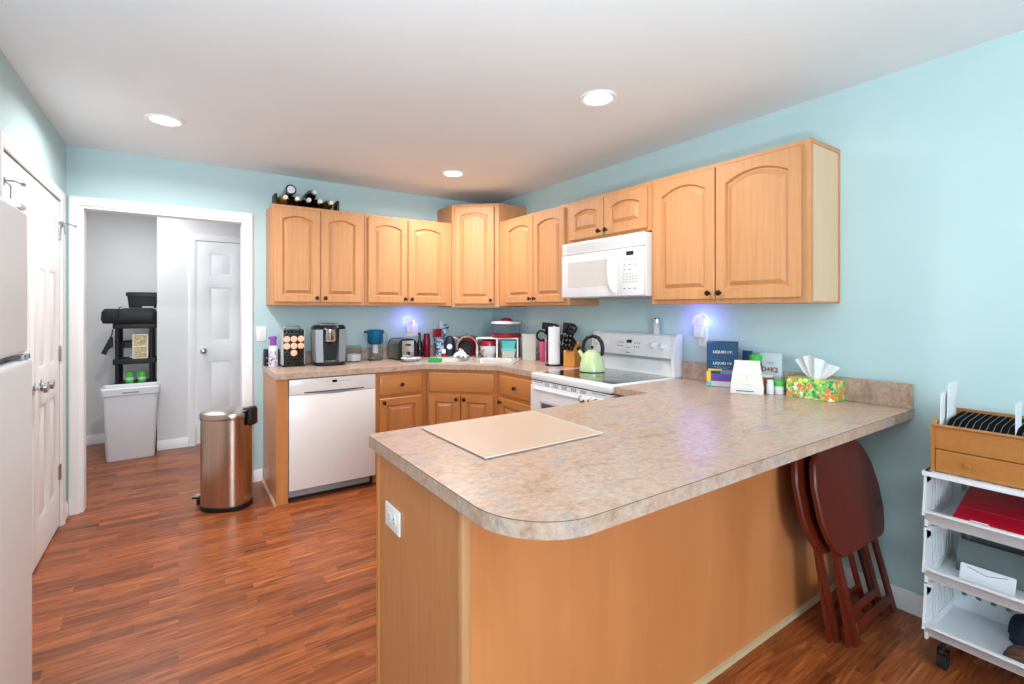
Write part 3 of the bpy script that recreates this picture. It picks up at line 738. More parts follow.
for u in (0.06, 0.145, 0.585, 0.66):
    b = B(); b.lathe([(0.027, 0), (0.027, 0.003), (0.020, 0.006), (0.018, 0.02), (0.014, 0.023), (0.001, 0.0235)], n=20); b.box(-0.003, 0.003, -0.017, 0.017, 0.02, 0.027, 0.001, 1)
    k = put(b.xf(GM(u, 0.5)), 'control_knob', 'white_plastic', bg_, (0, 0, 0))
b = B(); b.box(-0.115, 0.115, -0.045, 0.045, 0, 0.002, 0.0008, 1); put(b.xf(GM(0.365, 0.52)), 'control_panel', 'white_plastic', bg_, (0, 0, 0))
b = B(); b.box(-0.024, 0.024, 0.008, 0.03, 0.0021, 0.003); put(b.xf(GM(0.365, 0.52)), 'clock_display', 'lcd', bg_, (0, 0, 0))
b = B()
for sx in (-1, 1):
    for i in range(3):
        for j in range(2): b.box(sx * 0.075 - 0.028 + i * 0.02, sx * 0.075 - 0.018 + i * 0.02, 0.006 - j * 0.028, 0.014 - j * 0.028, 0.0021, 0.0028)
for i in range(3): b.box(-0.022 + i * .016, -0.014 + i * .016, -0.03, -0.022, 0.0021, 0.0028)
put(b.xf(GM(0.365, 0.52)), 'button_marks', 'print_grey', bg_, (0, 0, 0))
b = B(); b.box(-0.02, 0.02, -0.006, 0.0, 0.0002, 0.001); put(b.xf(GM(0.365, 0.1)), 'small_mark', 'print_grey', bg_, (0, 0, 0))
b = B(); b.box(0.022, W - 0.022, 0.5495, 0.556, 1.024, 1.040); put(b, 'shadow_gap', 'grey_plastic', bg_, (0, 0, 0))

# towel over the oven handle (local frame of the range: x to the right along the front)
def rng(x, y, z): return (2.062 + y, 2.7225 - x, z)
b = B()
def tw(u, v):
    x = 0.545 + u * 0.13; k = 0.004 * math.sin(u * 13)
    if v < 0.35: return rng(x, -0.0448 + 0.2 * k, 0.642 + v / 0.35 * 0.178)
    if v < 0.55:
        a = (v - 0.35) / 0.2 * PI; return rng(x, -0.062 + 0.0175 * math.cos(a), 0.820 + 0.0175 * math.sin(a) * 1.02)
    return rng(x, -0.0795 - abs(k) * (v - .55) * 2, 0.820 - (v - 0.55) / 0.45 * 0.40)
b.sheet(tw, 16, 30, 0.0025)
tag(b.build('oven_towel', 'towel'), 'cream tea towel with dark leaf print hanging on the oven handle', 'towel')

# ------------------------------------------------------------------ microwave
t = thing('microwave', 'white over the range microwave under the short wall cabinet', 'microwave', (2.33, 2.7335, 1.441), -PI / 2)
W, hh = 0.762, 0.394
b = B(); b.box(0, W, 0.022, 0.374, 0.0, hh, 0.004, 1); put(b, 'body', 'white', t, (0, 0, 0))
b = B(); b.box(0, W, 0.0, 0.0215, 0.310, hh, 0.006, 2); g = put(b, 'vent_grille', 'white', t, (0, 0, 0))
b = B()
for r in range(8):
    b.box(0.055, W - 0.14, -0.0008, -0.0001, 0.326 + r * 0.0066, 0.3295 + r * 0.0066)
put(b, 'vent_slots', 'lightgrey', g, (0, 0, 0))
b = B(); b.box(0, 0.545, -0.004, 0.0215, 0.004, 0.307, 0.006, 2); d = put(b, 'door', 'white', t, (0, 0, 0))
b = B(); b.box(0.07, 0.482, -0.0052, -0.0042, 0.075, 0.252, 0.0004, 1); put(b, 'window', 'micro_window', d, (0, 0, 0))
b = B()
b.tube([(0.505, -0.004, 0.285), (0.502, -0.022, 0.272), (0.500, -0.032, 0.22), (0.501, -0.034, 0.15), (0.507, -0.032, 0.085), (0.518, -0.022, 0.045), (0.526, -0.004, 0.03)], 0.0095, 10)
put(b, 'handle', 'white', d, (0, 0, 0))
b = B(); b.box(0.548, W, -0.003, 0.0215, 0.004, 0.307, 0.006, 2); kp = put(b, 'control_panel', 'white', t, (0, 0, 0))
b = B(); b.box(0.625, 0.685, -0.0038, -0.0031, 0.258, 0.284); put(b, 'clock_display', 'lcd', kp, (0, 0, 0))
b = B()
for i in range(4): b.box(0.602 + i * 0.03, 0.620 + i * 0.03, -0.0036, -0.0031, 0.232, 0.236)
for z in (0.196, 0.165, 0.046):
    for i in range(3):
        if z == 0.165 and i == 2: continue
        b.box(0.602 + i * 0.042, 0.620 + i * 0.042, -0.0036, -0.0031, z, z + 0.006)
for r in range(4):
    for c in range(5):
        if r > 2 and c > 2: continue
        b.box(0.602 + c * 0.025, 0.611 + c * 0.025, -0.0036, -0.0031, 0.088 + r * 0.017, 0.095 + r * 0.017)
put(b, 'keypad_marks', 'print_grey', kp, (0, 0, 0))
b = B(); b.box(0.05, W - 0.05, 0.05, 0.34, -0.006, -0.0005); put(b, 'underside_filter', 'grey_plastic', t, (0, 0, 0))

# ------------------------------------------------------------------ sink and faucet
SR = -PI / 4
t = thing('kitchen_sink', 'double bowl drop in sink set across the corner worktop', 'sink', (SC_.x, SC_.y, CT), SR)
def rect(x0, x1, y0, y1, z, r=0.03, n=4):
    p = []
    for cx, cy, a in ((x1 - r, y1 - r, 0), (x0 + r, y1 - r, 90), (x0 + r, y0 + r, 180), (x1 - r, y0 + r, 270)):
        p += [(x, y, z) for x, y in arc(cx, cy, r, a, a + 90, n)]
    return p
b = B()
for x0, x1 in ((-0.37, -0.015), (0.015, 0.36)):
    y0, y1 = -0.215, 0.155
    b.loft([rect(x0 - .02, x1 + .02, y0 - 0.02, y1 + 0.02, 0.006, 0.05), rect(x0, x1, y0, y1, 0.006, 0.05), rect(x0 + .004, x1 - .004, y0 + .004, y1 - .004, 0.0, 0.05), rect(x0 + 0.02, x1 - 0.02, y0 + .02, y1 - .02, -0.15, 0.05), rect(x0 + 0.05, x1 - 0.05, y0 + .05, y1 - .05, -0.165, 0.04)], False, True)
put(b, 'bowls', 'sink', t, (0, 0, 0))
b = B()   # rim: four strips and the middle bridge
for x0, x1, y0, y1 in ((-0.41, 0.41, -0.25, -0.2155), (-0.41, 0.41, 0.155, 0.25), (-0.41, -0.3695, -0.2155, 0.155), (0.3595, 0.41, -0.2155, 0.155), (-0.0155, 0.0155, -0.2155, 0.155)):
    b.box(x0, x1, y0, y1, 0.0008, 0.007)
put(b, 'rim', 'sink', t, (0, 0, 0))
for cx in (-0.19, 0.17):
    b = B(); b.lathe([(0.04, -0.164), (0.04, -0.162), (0.028, -0.162), (0.02, -0.1635)], (cx, -0.03, 0), 20, cap0=False); put(b, 'drain', 'chrome', t, (0, 0, 0))
t = thing('kitchen_faucet', 'steel gooseneck faucet arching over the sink bowls', 'faucet', sp(0, 0.205, CT + 0.0075))
b = B(); b.lathe([(0.028, 0), (0.028, 0.012), (0.018, 0.02), (0.016, 0.07), (0.013, 0.08), (0.001, 0.081)], n=18); put(b, 'base', 'steel', t, (0, 0, 0))
b = B(); fv = Vector((-0.95, 0.22, 0)).normalized()
pts = [(0, 0, 0.07)] + [(fv.x * (0.095 - 0.095 * math.cos(a)), fv.y * (0.095 - 0.095 * math.cos(a)), 0.10 + 0.095 * math.sin(a)) for a in [PI * k / 14 for k in range(15)]] + [(fv.x * 0.19, fv.y * 0.19, 0.075)]
b.tube(pts, 0.011, 10); put(b, 'spout', 'steel', t, (0, 0, 0))
b = B(); b.tube([(0.016, -0.016, 0.05), (0.05, -0.05, 0.07)], 0.007, 8); put(b, 'lever', 'steel', t, (0, 0, 0))

# ------------------------------------------------------------------ things on the end wall worktop
Z = CT + 0.001
t = thing('spray_bottle', 'white spray can with purple cap at the left end of the worktop', 'spray can', (0.608, 4.17, Z))
b = B(); b.lathe([(0.031, 0), (0.033, 0.004), (0.033, 0.145), (0.028, 0.158), (0.024, 0.162)], n=24); put(b, 'can_body', 'white_plastic', t, (0, 0, 0))
b = B(); b.lathe([(0.0334, 0.012), (0.0334, 0.12)], n=24, cap0=False, cap1=False); put(b, 'printed_sleeve', 'label', t, (0, 0, 0))
b = B(); b.lathe([(0.024, 0.1625), (0.022, 0.20), (0.026, 0.215), (0.027, 0.225), (0.02, 0.235), (0.001, 0.236)], n=20); b.box(-0.034, 0, -0.01, 0.01, 0.212, 0.23, 0.004, 2); put(b, 'cap', 'purple', t, (0, 0, 0))
t = thing('small_carton', 'small dark printed carton behind the purple capped can', 'box', (0.606, 4.245, Z))
b = B(); b.box(-0.055, 0.055, -0.03, 0.03, 0, 0.13, 0.001, 1); put(b, 'carton', 'navy_dark', t, (0, 0, 0))
b = B(); b.box(-0.05, 0.05, -0.0308, -0.0301, 0.01, 0.10); put(b, 'printed_label', 'boxlabel', t, (0, 0, 0))
t = thing('coffee_pod_holder', 'black lattice coffee pod holder beside the coffee maker', 'pod holder', (0.735, 4.13, Z))
b = B(); b.box(-0.072, 0.077, -0.068, 0.07, 0.012, 0.285, 0.004, 2); put(b, 'rack_body', 'pod_black', t, (0, 0, 0))
for x in (-0.0755, 0.0775):
    b = B(); b.box(x, x + 0.003, -0.07, 0.072, 0.012, 0.288); put(b, 'side_frame', 'lightgrey', t, (0, 0, 0))
b = B(); b.box(-0.08, 0.083, -0.075, 0.075, 0.0, 0.0115, 0.003, 1); put(b, 'base', 'black', t, (0, 0, 0))
b = B(); b.tube([(-0.055, 0, 0.286), (-0.05, 0, 0.308), (-0.03, 0, 0.316), (0.035, 0, 0.316), (0.055, 0, 0.308), (0.06, 0, 0.286)], 0.006, 8); put(b, 'carry_handle', 'chrome', t, (0, 0, 0))
b = B()
for i in range(6):
    for j in range(11):
        x = -0.06 + i * 0.025 + (j % 2) * 0.0125; z = 0.03 + j * 0.024
        if x < 0.07: b.lathe([(0.0115, 0), (0.0105, 0.004), (0.0085, 0.004), (0.0085, 0.001)], n=6, cap0=False, cap1=False) if False else b.loft([[(x - 0.011, -0.0685, z), (x, -0.0685, z - 0.011), (x + 0.011, -0.0685, z), (x, -0.0685, z + 0.011)], [(x - 0.008, -0.0705, z), (x, -0.0705, z - 0.008), (x + 0.008, -0.0705, z), (x, -0.0705, z + 0.008)]])
put(b, 'lattice', 'black_gloss', t, (0, 0, 0))
def pod(loc, label):
    p = thing('coffee_pod', label, 'coffee pod', loc, 0, 'coffee pods in the black holder', (PI / 2, 0, 0))
    b = B(); b.lathe([(0.016, -0.03 + .03), (0.0225, 0.0 + .028)], n=20); put(b, 'cup', 'white_plastic', p, (0, 0, -0.024))
    b = B(); b.lathe([(0.0245, 0.0042), (0.0245, 0.0058), (0.022, 0.0066), (0.001, 0.0068)], n=22); put(b, 'foil_lid', 'orange_lid', p, (0, 0, 0))
    return p
PN = {0: 'left', 1: 'middle', 2: 'right'}
for r in range(3):
    for c in range(3):
        if r == 2 and c != 1: continue
        lab = 'single coffee pod alone in the lowest row of the black holder' if r == 2 else '%s coffee pod with peach lid in the %s row of three' % (PN[c], ('upper', 'lower')[r])
        pod((0.735 + 0.002 + (c - 1) * 0.051, 4.13 - 0.0715, Z + (0.214, 0.160, 0.106)[r]), lab)

t = thing('coffee_maker', 'silver and black single serve coffee maker', 'coffee maker', (1.000, 4.075, Z), -0.06)
b = B(); b.lathe([(0.118, 0), (0.12, 0.004), (0.12, 0.022), (0.112, 0.028)], (0, -0.02, 0), 32, 1.0, 1.0, sq=2.6); put(b, 'base', 'black', t, (0, 0, 0))
b = B(); b.box(-0.115, 0.115, 0.02, 0.13, 0.028, 0.285, 0.02, 3); put(b, 'water_column', 'silver_plastic', t, (0, 0, 0))
for sx in (-1, 1):
    b = B(); pl = [(sx * 0.127, 0.02), (sx * 0.127, -0.06), (sx * 0.115, -0.105), (sx * 0.062, -0.115), (sx * 0.062, 0.02)]
    b.loft([[(x * 0.93, y, 0.0285) for x, y in pl], [(x, y, 0.16) for x, y in pl], [(x, y, 0.285) for x, y in pl]]); put(b, 'side_tower', 'silver_plastic', t, (0, 0, 0))
b = B(); b.box(-0.0615, 0.0615, -0.005, 0.0195, 0.03, 0.284); put(b, 'cup_recess', 'black', t, (0, 0, 0))
b = B(); b.lathe([(0.052, 0.19), (0.056, 0.20), (0.056, 0.286)], (0, -0.062, 0), 24); put(b, 'brew_head', 'chrome', t, (0, 0, 0))
b = B(); b.lathe([(0.006, 0.16), (0.018, 0.1895)], (0, -0.062, 0), 14); put(b, 'nozzle', 'black', t, (0, 0, 0))
b = B(); b.lathe([(0.131, 0.2865), (0.131, 0.30), (0.118, 0.318), (0.075, 0.332), (0.001, 0.335)], (0, 0.005, 0), 32, 1.0, 0.96, sq=2.7); put(b, 'lid', 'black_gloss', t, (0, 0, 0))
b = B(); b.tube([(-0.092, -0.06, 0.3195), (-0.06, -0.085, 0.321), (0, -0.1, 0.3205), (0.06, -0.085, 0.321), (0.092, -0.06, 0.3195)], 0.005, 8); put(b, 'lid_handle', 'silver_plastic', t, (0, 0, 0))
b = B(); b.lathe([(0.088, 0.0285), (0.092, 0.04), (0.06, 0.044), (0.001, 0.045)], (0, -0.055, 0), 28, 1, 0.75); put(b, 'drip_tray', 'chrome', t, (0, 0, 0))

t = thing('sugar_jar', 'squat clear glass jar half full of sugar', 'jar', (1.227, 4.165, Z))
b = B(); b.lathe([(0.055, 0), (0.066, 0.006), (0.068, 0.10), (0.06, 0.118), (0.06, 0.126), (0.057, 0.126), (0.057, 0.117), (0.064, 0.099), (0.062, 0.008), (0.05, 0.005)], n=28); put(b, 'glass_jar', 'glass', t, (0, 0, 0))
b = B(); b.lathe([(0.05, 0.0055), (0.061, 0.009), (0.0625, 0.062), (0.001, 0.07)], n=28); put(b, 'sugar', 'sugar', t, (0, 0, 0))
b = B(); b.lathe([(0.063, 0.1265), (0.064, 0.132), (0.058, 0.138), (0.001, 0.141)], n=28); put(b, 'lid', 'glass', t, (0, 0, 0))
t = thing('water_filter_pitcher', 'clear water filter pitcher with blue lid and reservoir', 'pitcher', (1.42, 4.175, Z), 0.15)
b = B(); b.lathe([(0.06, 0), (0.064, 0.004), (0.074, 0.20), (0.071, 0.20), (0.06, 0.008), (0.05, 0.006)], n=28, sx=1.0, sy=0.85); put(b, 'pitcher_body', 'glass', t, (0, 0, 0))
b = B(); b.lathe([(0.055, 0.14), (0.068, 0.155), (0.0705, 0.235)], n=26, sy=0.85); put(b, 'reservoir', 'blue_clear', t, (0, 0, 0))
b = B(); b.lathe([(0.02, 0.06), (0.024, 0.065), (0.024, 0.1395)], n=18); put(b, 'filter_cartridge', 'white_plastic', t, (0, 0, 0))
b = B(); b.lathe([(0.077, 0.2355), (0.079, 0.245), (0.074, 0.262), (0.05, 0.268), (0.001, 0.269)], n=28, sy=0.87); b.box(-0.1, -0.06, -0.02, 0.02, 0.238, 0.258, 0.006, 2); put(b, 'lid', 'blue_clear', t, (0, 0, 0))
b = B(); b.tube([(0.076, 0, 0.245), (0.105, 0, 0.235), (0.108, 0, 0.15), (0.095, 0, 0.08), (0.07, 0, 0.06)], 0.008, 8); put(b, 'handle', 'glass', t, (0, 0, 0))
t = thing('toaster', 'chrome two slot toaster with its control end facing the room', 'toaster', (1.655, 4.14, Z), 0.05)
b = B(); pr_ = [(-0.088, 0.012), (-0.088, 0.13), (-0.075, 0.165), (-0.05, 0.183), (0.05, 0.183), (0.075, 0.165), (0.088, 0.13), (0.088, 0.012)]
b.prism([(x, -0.105, z) for x, z in pr_], (0, 0.21, 0)); put(b, 'shell', 'steel', t, (0, 0, 0))
for y0 in (-0.117, 0.1055):
    b = B(); b.prism([(x * 1.01, y0, z * 1.0 + .002) for x, z in pr_], (0, 0.0115, 0)); put(b, 'end_cap', 'black', t, (0, 0, 0))
b = B(); b.box(-0.055, 0.055, -0.1195, -0.1172, 0.025, 0.17, 0.001, 1); put(b, 'control_plate', 'chrome', t, (0, 0, 0))
b = B(); b.box(-0.02, 0.02, -0.14, -0.12, 0.125, 0.14, 0.004, 2); put(b, 'lever', 'black', t, (0, 0, 0))
b = B(); b.lathe([(0.015, 0), (0.014, 0.012), (0.001, 0.0125)], n=18); put(b.xf(Matrix.Translation((0, -0.1197, 0.06)) @ Matrix.Rotation(PI / 2, 4, 'X')), 'browning_dial', 'black', t, (0, 0, 0))
b = B(); b.box(-0.085, 0.085, -0.11, 0.11, 0.0, 0.0118); put(b, 'foot_base', 'black', t, (0, 0, 0))
for x in (-0.035, 0.035):
    b = B(); b.box(x - 0.014, x + 0.014, -0.08, 0.08, 0.1832, 0.1845); put(b, 'bread_slot', 'dark', t, (0, 0, 0))
t = thing('vacuum_flask', 'slim metallic maroon vacuum flask right of the toaster', 'flask', (1.915, 4.19, Z))
b = B(); b.lathe([(0.031, 0), (0.033, 0.003), (0.033, 0.16), (0.028, 0.178)], n=22); put(b, 'flask_body', 'maroon', t, (0, 0, 0))
b = B(); b.lathe([(0.0275, 0.1785), (0.0275, 0.215), (0.02, 0.22), (0.001, 0.2205)], n=22); put(b, 'cup_lid', 'maroon', t, (0, 0, 0))
t = thing('dark_bottle', 'slender dark bottle half hidden behind the maroon flask', 'bottle', (1.862, 4.232, Z))
b = B(); b.lathe([(0.028, 0), (0.029, 0.003), (0.029, 0.12), (0.012, 0.16), (0.010, 0.20)], n=20); put(b, 'bottle_glass', 'bottle_dark', t, (0, 0, 0))
b = B(); b.lathe([(0.0115, 0.2003), (0.0115, 0.225), (0.001, 0.2255)], n=16); put(b, 'cap', 'black', t, (0, 0, 0))
t = thing('side_dish', 'shallow pale dish beside the left sink bowl', 'dish', (1.638, 3.905, Z))
b = B(); b.lathe([(0.05, 0), (0.055, 0.003), (0.088, 0.028), (0.086, 0.031), (0.05, 0.007), (0.001, 0.006)], n=28); put(b, 'dish_bowl', 'pouch', t, (0, 0, 0))
t = thing('table_knife', 'steel knife lying across the pale dish', 'knife', (1.665, 3.91, Z + 0.0325), 0.5)
b = B(); b.box(-0.01, 0.085, -0.006, 0.006, 0, 0.003, 0.001, 1); put(b, 'blade', 'chrome', t, (0, 0, 0))
b = B(); b.box(-0.09, -0.0105, -0.007, 0.007, 0, 0.007, 0.002, 2); put(b, 'handle', 'steel', t, (0, 0, 0))
t = thing('utensil_cup', 'blue and white printed cup of cleaning tools behind the sink', 'cup', (2.062, 4.225, Z))
b = B(); b.lathe([(0.04, 0), (0.042, 0.003), (0.049, 0.165), (0.046, 0.165), (0.039, 0.008), (0.001, 0.006)], n=24); put(b, 'cup', 'bluewhite', t, (0, 0, 0))
t = thing('scrub_brush', 'red paddle spatula standing in the blue and white cup', 'spatula', (2.047, 4.217, Z + 0.008))
b = B(); b.cyl((0, 0, 0), (-0.012, 0.0, 0.17), 0.006, n=8); put(b, 'handle', 'white_plastic', t, (0, 0, 0))
b = B(); b.box(-0.055, 0.033, -0.006, 0.006, 0.17, 0.25, 0.005, 2); put(b, 'head', 'red', t, (0, 0, 0))
t = thing('dish_brush', 'blue and white slotted utensil leaning right in the printed cup', 'utensil', (2.075, 4.225, Z + 0.008))
b = B(); b.cyl((0, 0, 0), (0.045, 0, 0.2), 0.005, n=8); put(b, 'handle', 'navy', t, (0, 0, 0))
b = B(); b.lathe([(0.001, 0), (0.03, 0.004), (0.036, 0.045), (0.028, 0.085), (0.001, 0.10)], n=16, sy=0.3); put(b.xf(Matrix.Translation((0.045, 0, 0.2)) @ Matrix.Rotation(0.2, 4, 'Y')), 'head', 'bluewhite', t, (0, 0, 0))
t = thing('slotted_turner', 'thin white utensil rising behind the blue brush', 'utensil', (2.067, 4.243, Z + 0.008))
b = B(); b.cyl((0, 0, 0), (0.02, 0.005, 0.25), 0.004, n=8); put(b, 'handle', 'white_plastic', t, (0, 0, 0))
b = B(); b.box(0.008, 0.045, 0.003, 0.007, 0.25, 0.325, 0.003, 1); put(b, 'blade', 'white_plastic', t, (0, 0, 0))
t = thing('soap_bottle', 'tiny white bottle with red base at the back of the sink', 'bottle', (2.03, 4.07, Z))
b = B(); b.lathe([(0.02, 0), (0.022, 0.003), (0.022, 0.035)], n=18); put(b, 'base', 'red', t, (0, 0, 0))
b = B(); b.lathe([(0.02, 0.0353), (0.021, 0.06), (0.016, 0.075), (0.001, 0.077)], n=18); put(b, 'cap', 'white_plastic', t, (0, 0, 0))
t = thing('dish_soap_dispenser', 'tall black bottle with round white label behind the sink', 'bottle', (2.142, 4.165, Z), -0.5)
b = B(); b.lathe([(0.045, 0), (0.05, 0.004), (0.05, 0.13), (0.035, 0.175), (0.018, 0.19), (0.001, 0.191)], n=24, sy=0.7); put(b, 'bottle', 'navy_dark', t, (0, 0, 0))
b = B(); b.lathe([(0.026, 0), (0.026, 0.0012), (0.001, 0.0014)], n=22); put(b.xf(Matrix.Translation((0, -0.0352, 0.09)) @ Matrix.Rotation(PI / 2, 4, 'X')), 'round_label', 'print_white', t, (0, 0, 0))
t = thing('frying_pan', 'dark pan drying on edge behind the faucet', 'pan', (2.252, 4.05, Z + 0.076), rot=(PI / 2 - 0.12, 0, -0.7))
b = B(); b.lathe([(0.055, 0), (0.062, 0.002), (0.075, 0.035), (0.072, 0.036), (0.06, 0.006), (0.001, 0.005)], n=28); put(b, 'pan_bowl', 'black', t, (0, 0, 0))
b = B(); b.tube([(-0.05, 0.06, 0.03), (-0.075, 0.085, 0.035), (-0.11, 0.10, 0.035)], 0.008, 8); put(b, 'handle', 'tan_wood', t, (0, 0, 0))
t = thing('red_stockpot', 'red enamel pot with lid far behind the faucet', 'pot', (2.345, 4.165, Z))
b = B(); b.lathe([(0.085, 0), (0.095, 0.006), (0.097, 0.16), (0.1, 0.165)], n=28); put(b, 'pot_body', 'red', t, (0, 0, 0))
b = B(); b.lathe([(0.1, 0.1655), (0.098, 0.175), (0.05, 0.19), (0.001, 0.192)], n=28); put(b, 'lid', 'red', t, (0, 0, 0))
b = B(); b.lathe([(0.008, 0.1925), (0.008, 0.2), (0.016, 0.207), (0.012, 0.215), (0.001, 0.216)], n=16); put(b, 'lid_knob', 'lightgrey', t, (0, 0, 0))
# dish cloth on the bridge of the sink
b = B()
cl = sp(-0.125, 0.10)
def cloth(u, v):
    a = (u - 0.5) * 0.13; c = (v - 0.5) * 0.12; h = 0.07 * math.exp(-((a / 0.05) ** 2 + (c / 0.045) ** 2)) + 0.01 * math.sin(u * 17) * math.sin(v * 15 + 1) + 0.012
    q = Vector(cl) + su * a + sv * c; return (q.x, q.y, CT + 0.0085 + max(0.001, h))
b.sheet(cloth, 18, 16, 0.003)
tag(b.build('dish_cloth', 'dish_towel'), 'crumpled blue and white dish cloth on the sink rim', 'cloth')
t = thing('green_sponge', 'bright green sponge on the front of the sink rim', 'sponge', sp(-0.25, -0.232, CT + 0.0078), SR)
b = B(); b.box(-0.055, 0.055, -0.017, 0.034, 0, 0.028, 0.007, 2); put(b, 'foam', 'sponge_green', t, (0, 0, 0))
b = B(); b.box(-0.053, 0.053, -0.015, 0.032, 0.0285, 0.033, 0.002, 1); put(b, 'scouring_pad', 'green', t, (0, 0, 0))
# corner shelf rack and what it carries
RK = (2.47, 3.80)
t = thing('counter_shelf_rack', 'white freestanding shelf rack in the corner behind the sink', 'rack', (RK[0], RK[1], Z), SR)
b = B(); b.box(-0.2, 0.2, -0.1, 0.1, 0.172, 0.184, 0.003, 1); put(b, 'shelf', 'white_plastic', t, (0, 0, 0))
for x in (-0.192, 0.0, 0.192):
    for y in (-0.092, 0.092):
        b = B(); b.box(x - 0.007, x + 0.007, y - 0.007, y + 0.007, 0, 0.1715, 0.002, 1); put(b, 'leg', 'white_plastic', t, (0, 0, 0))
def rk(u, v): return (RK[0] + su.x * u + sv.x * v, RK[1] + su.y * u + sv.y * v)
p = rk(0.065, 0.01)
t = thing('food_canister', 'round clear canister with white lid and red knob on the corner rack', 'canister', (p[0], p[1], Z + 0.1845))
b = B(); b.lathe([(0.10, 0), (0.138, 0.006), (0.142, 0.028), (0.13, 0.034)], n=36); put(b, 'red_base', 'red', t, (0, 0, 0))
b = B(); b.lathe([(0.124, 0.0345), (0.128, 0.04), (0.13, 0.125), (0.127, 0.125), (0.124, 0.042), (0.12, 0.038)], n=36); put(b, 'clear_bowl', 'glass', t, (0, 0, 0))
b = B(); b.lathe([(0.138, 0.1255), (0.14, 0.13), (0.138, 0.147), (0.08, 0.152)], n=36); put(b, 'white_lid', 'white_plastic', t, (0, 0, 0))
b = B(); b.lathe([(0.065, 0.1525), (0.06, 0.165), (0.035, 0.178), (0.001, 0.181)], n=28); put(b, 'red_knob', 'red', t, (0, 0, 0))
p = rk(-0.097, -0.01)
t = thing('lidded_casserole', 'white casserole with wide red lid under the corner rack', 'casserole', (p[0], p[1], Z))
b = B(); b.lathe([(0.05, 0), (0.055, 0.012), (0.082, 0.07), (0.085, 0.105)], n=28); put(b, 'bowl', 'white_plastic', t, (0, 0, 0))
b = B(); b.lathe([(0.087, 0.1055), (0.087, 0.115), (0.08, 0.15), (0.04, 0.162), (0.001, 0.163)], n=28); put(b, 'lid', 'red', t, (0, 0, 0))
p = rk(0.098, -0.04)
def tub(z, hh, body, label):
    t = thing('food_container', label, 'food container', (p[0], p[1], Z + z), SR + 0.2, 'food containers under the corner rack')
    b = B(); b.loft([rect(-0.058, 0.058, -0.048, 0.048, 0, 0.015), rect(-0.066, 0.066, -0.056, 0.056, hh, 0.015)]); put(b, 'tub', body, t, (0, 0, 0))
    b = B(); b.loft([rect(-0.07, 0.07, -0.06, 0.06, hh + .0005, 0.015), rect(-0.07, 0.07, -0.06, 0.06, hh + 0.013, 0.015), rect(-0.06, 0.06, -0.05, 0.05, hh + 0.017, 0.015)]); put(b, 'lid', 'teal', t, (0, 0, 0))
tub(0.0, 0.07, 'frost', 'clear food container with teal lid, lower of the stacked pair'); tub(0.0885, 0.055, 'teal', 'all teal food container stacked on the clear one')
t = thing('square_pitcher', 'frosted square plastic pitcher left of the utensils', 'pitcher', (2.535, 3.418, Z), -0.55)
b = B(); b.loft([rect(-0.055, 0.055, -0.06, 0.06, 0, 0.015), rect(-0.062, 0.062, -0.066, 0.066, 0.215, 0.015), rect(-0.059, 0.059, -0.063, 0.063, 0.215, 0.013), rect(-0.05, 0.05, -0.055, 0.055, 0.006, .012)]); put(b, 'pitcher_body', 'frost', t, (0, 0, 0))
b = B(); b.loft([rect(-0.064, 0.064, -0.068, 0.068, 0.2155, 0.015), rect(-0.064, 0.064, -0.068, 0.068, 0.228, 0.015)]); put(b, 'lid', 'frost', t, (0, 0, 0))
b = B(); b.tube([(0.064, 0, 0.20), (0.095, 0, 0.19), (0.095, 0, 0.08), (0.06, 0, 0.06)], 0.008, 8); put(b, 'handle', 'frost', t, (0, 0, 0))
def utensil_round(name, label, base, top, head, mat, r=0.03, flat=0.25, cat='utensil', ln=0.09):
    t = thing(name, label, cat, base)
    d = Vector(top) - Vector(base)
    b = B(); b.cyl((0, 0, 0), d, 0.0055, n=8); put(b, 'handle', mat, t, (0, 0, 0))
    q = d.to_track_quat('Z', 'Y').to_matrix().to_4x4()
    b = B()
    if head == 'spoon': b.lathe([(0.002, 0), (r * .7, ln * .2), (r, ln * .55), (r * .75, ln * .85), (0.001, ln)], n=14, sx=flat, sy=1)
    elif head == 'turner': b.box(-0.004, 0.004, -r, r, 0, ln, 0.003, 1)
    elif head == 'ladle': b.ball((0.01, 0, r * .8), r, 1, 1, 0.75)
    elif head == 'ring':
        b.tube([(0, r * math.cos(2 * PI * i / 16), r + r * math.sin(2 * PI * i / 16)) for i in range(16)], 0.009, 8, closed=True)
    put(b.xf(Matrix.Translation(d) @ q), 'head', mat, t, (0, 0, 0))
t = thing('utensil_crock', 'pink cup holding black cooking tools left of the paper towels', 'cup', (2.585, 3.265, Z))
b = B(); b.lathe([(0.036, 0), (0.038, 0.003), (0.046, 0.17), (0.043, 0.17), (0.035, 0.008), (0.001, 0.006)], n=24); put(b, 'cup', 'pink', t, (0, 0, 0))
cz = Z + 0.008
utensil_round('slotted_turner', 'black slotted turner angled high above the pink cup', (2.585, 3.26, cz), (2.605, 3.235, Z + 0.27), 'turner', 'black', 0.06, cat='spatula', ln=0.06)
utensil_round('pasta_fork', 'black ring headed ladle leaning left in the pink cup', (2.58, 3.285, cz), (2.576, 3.292, Z + 0.175), 'ring', 'black', 0.042, cat='ladle')
utensil_round('cooking_spoon', 'black cooking spoon rising straight from the pink cup', (2.60, 3.275, cz), (2.625, 3.285, Z + 0.22), 'spoon', 'black', 0.03)
t = thing('paper_towel_holder', 'upright paper towel holder with chrome arm', 'holder', (2.455, 2.975, Z))
b = B(); b.lathe([(0.072, 0), (0.074, 0.004), (0.07, 0.010), (0.001, 0.011)], n=30); put(b, 'base', 'black', t, (0, 0, 0))
b = B(); b.cyl((0, 0, 0.0115), (0, 0, 0.315), 0.007); put(b, 'spindle', 'chrome', t, (0, 0, 0))
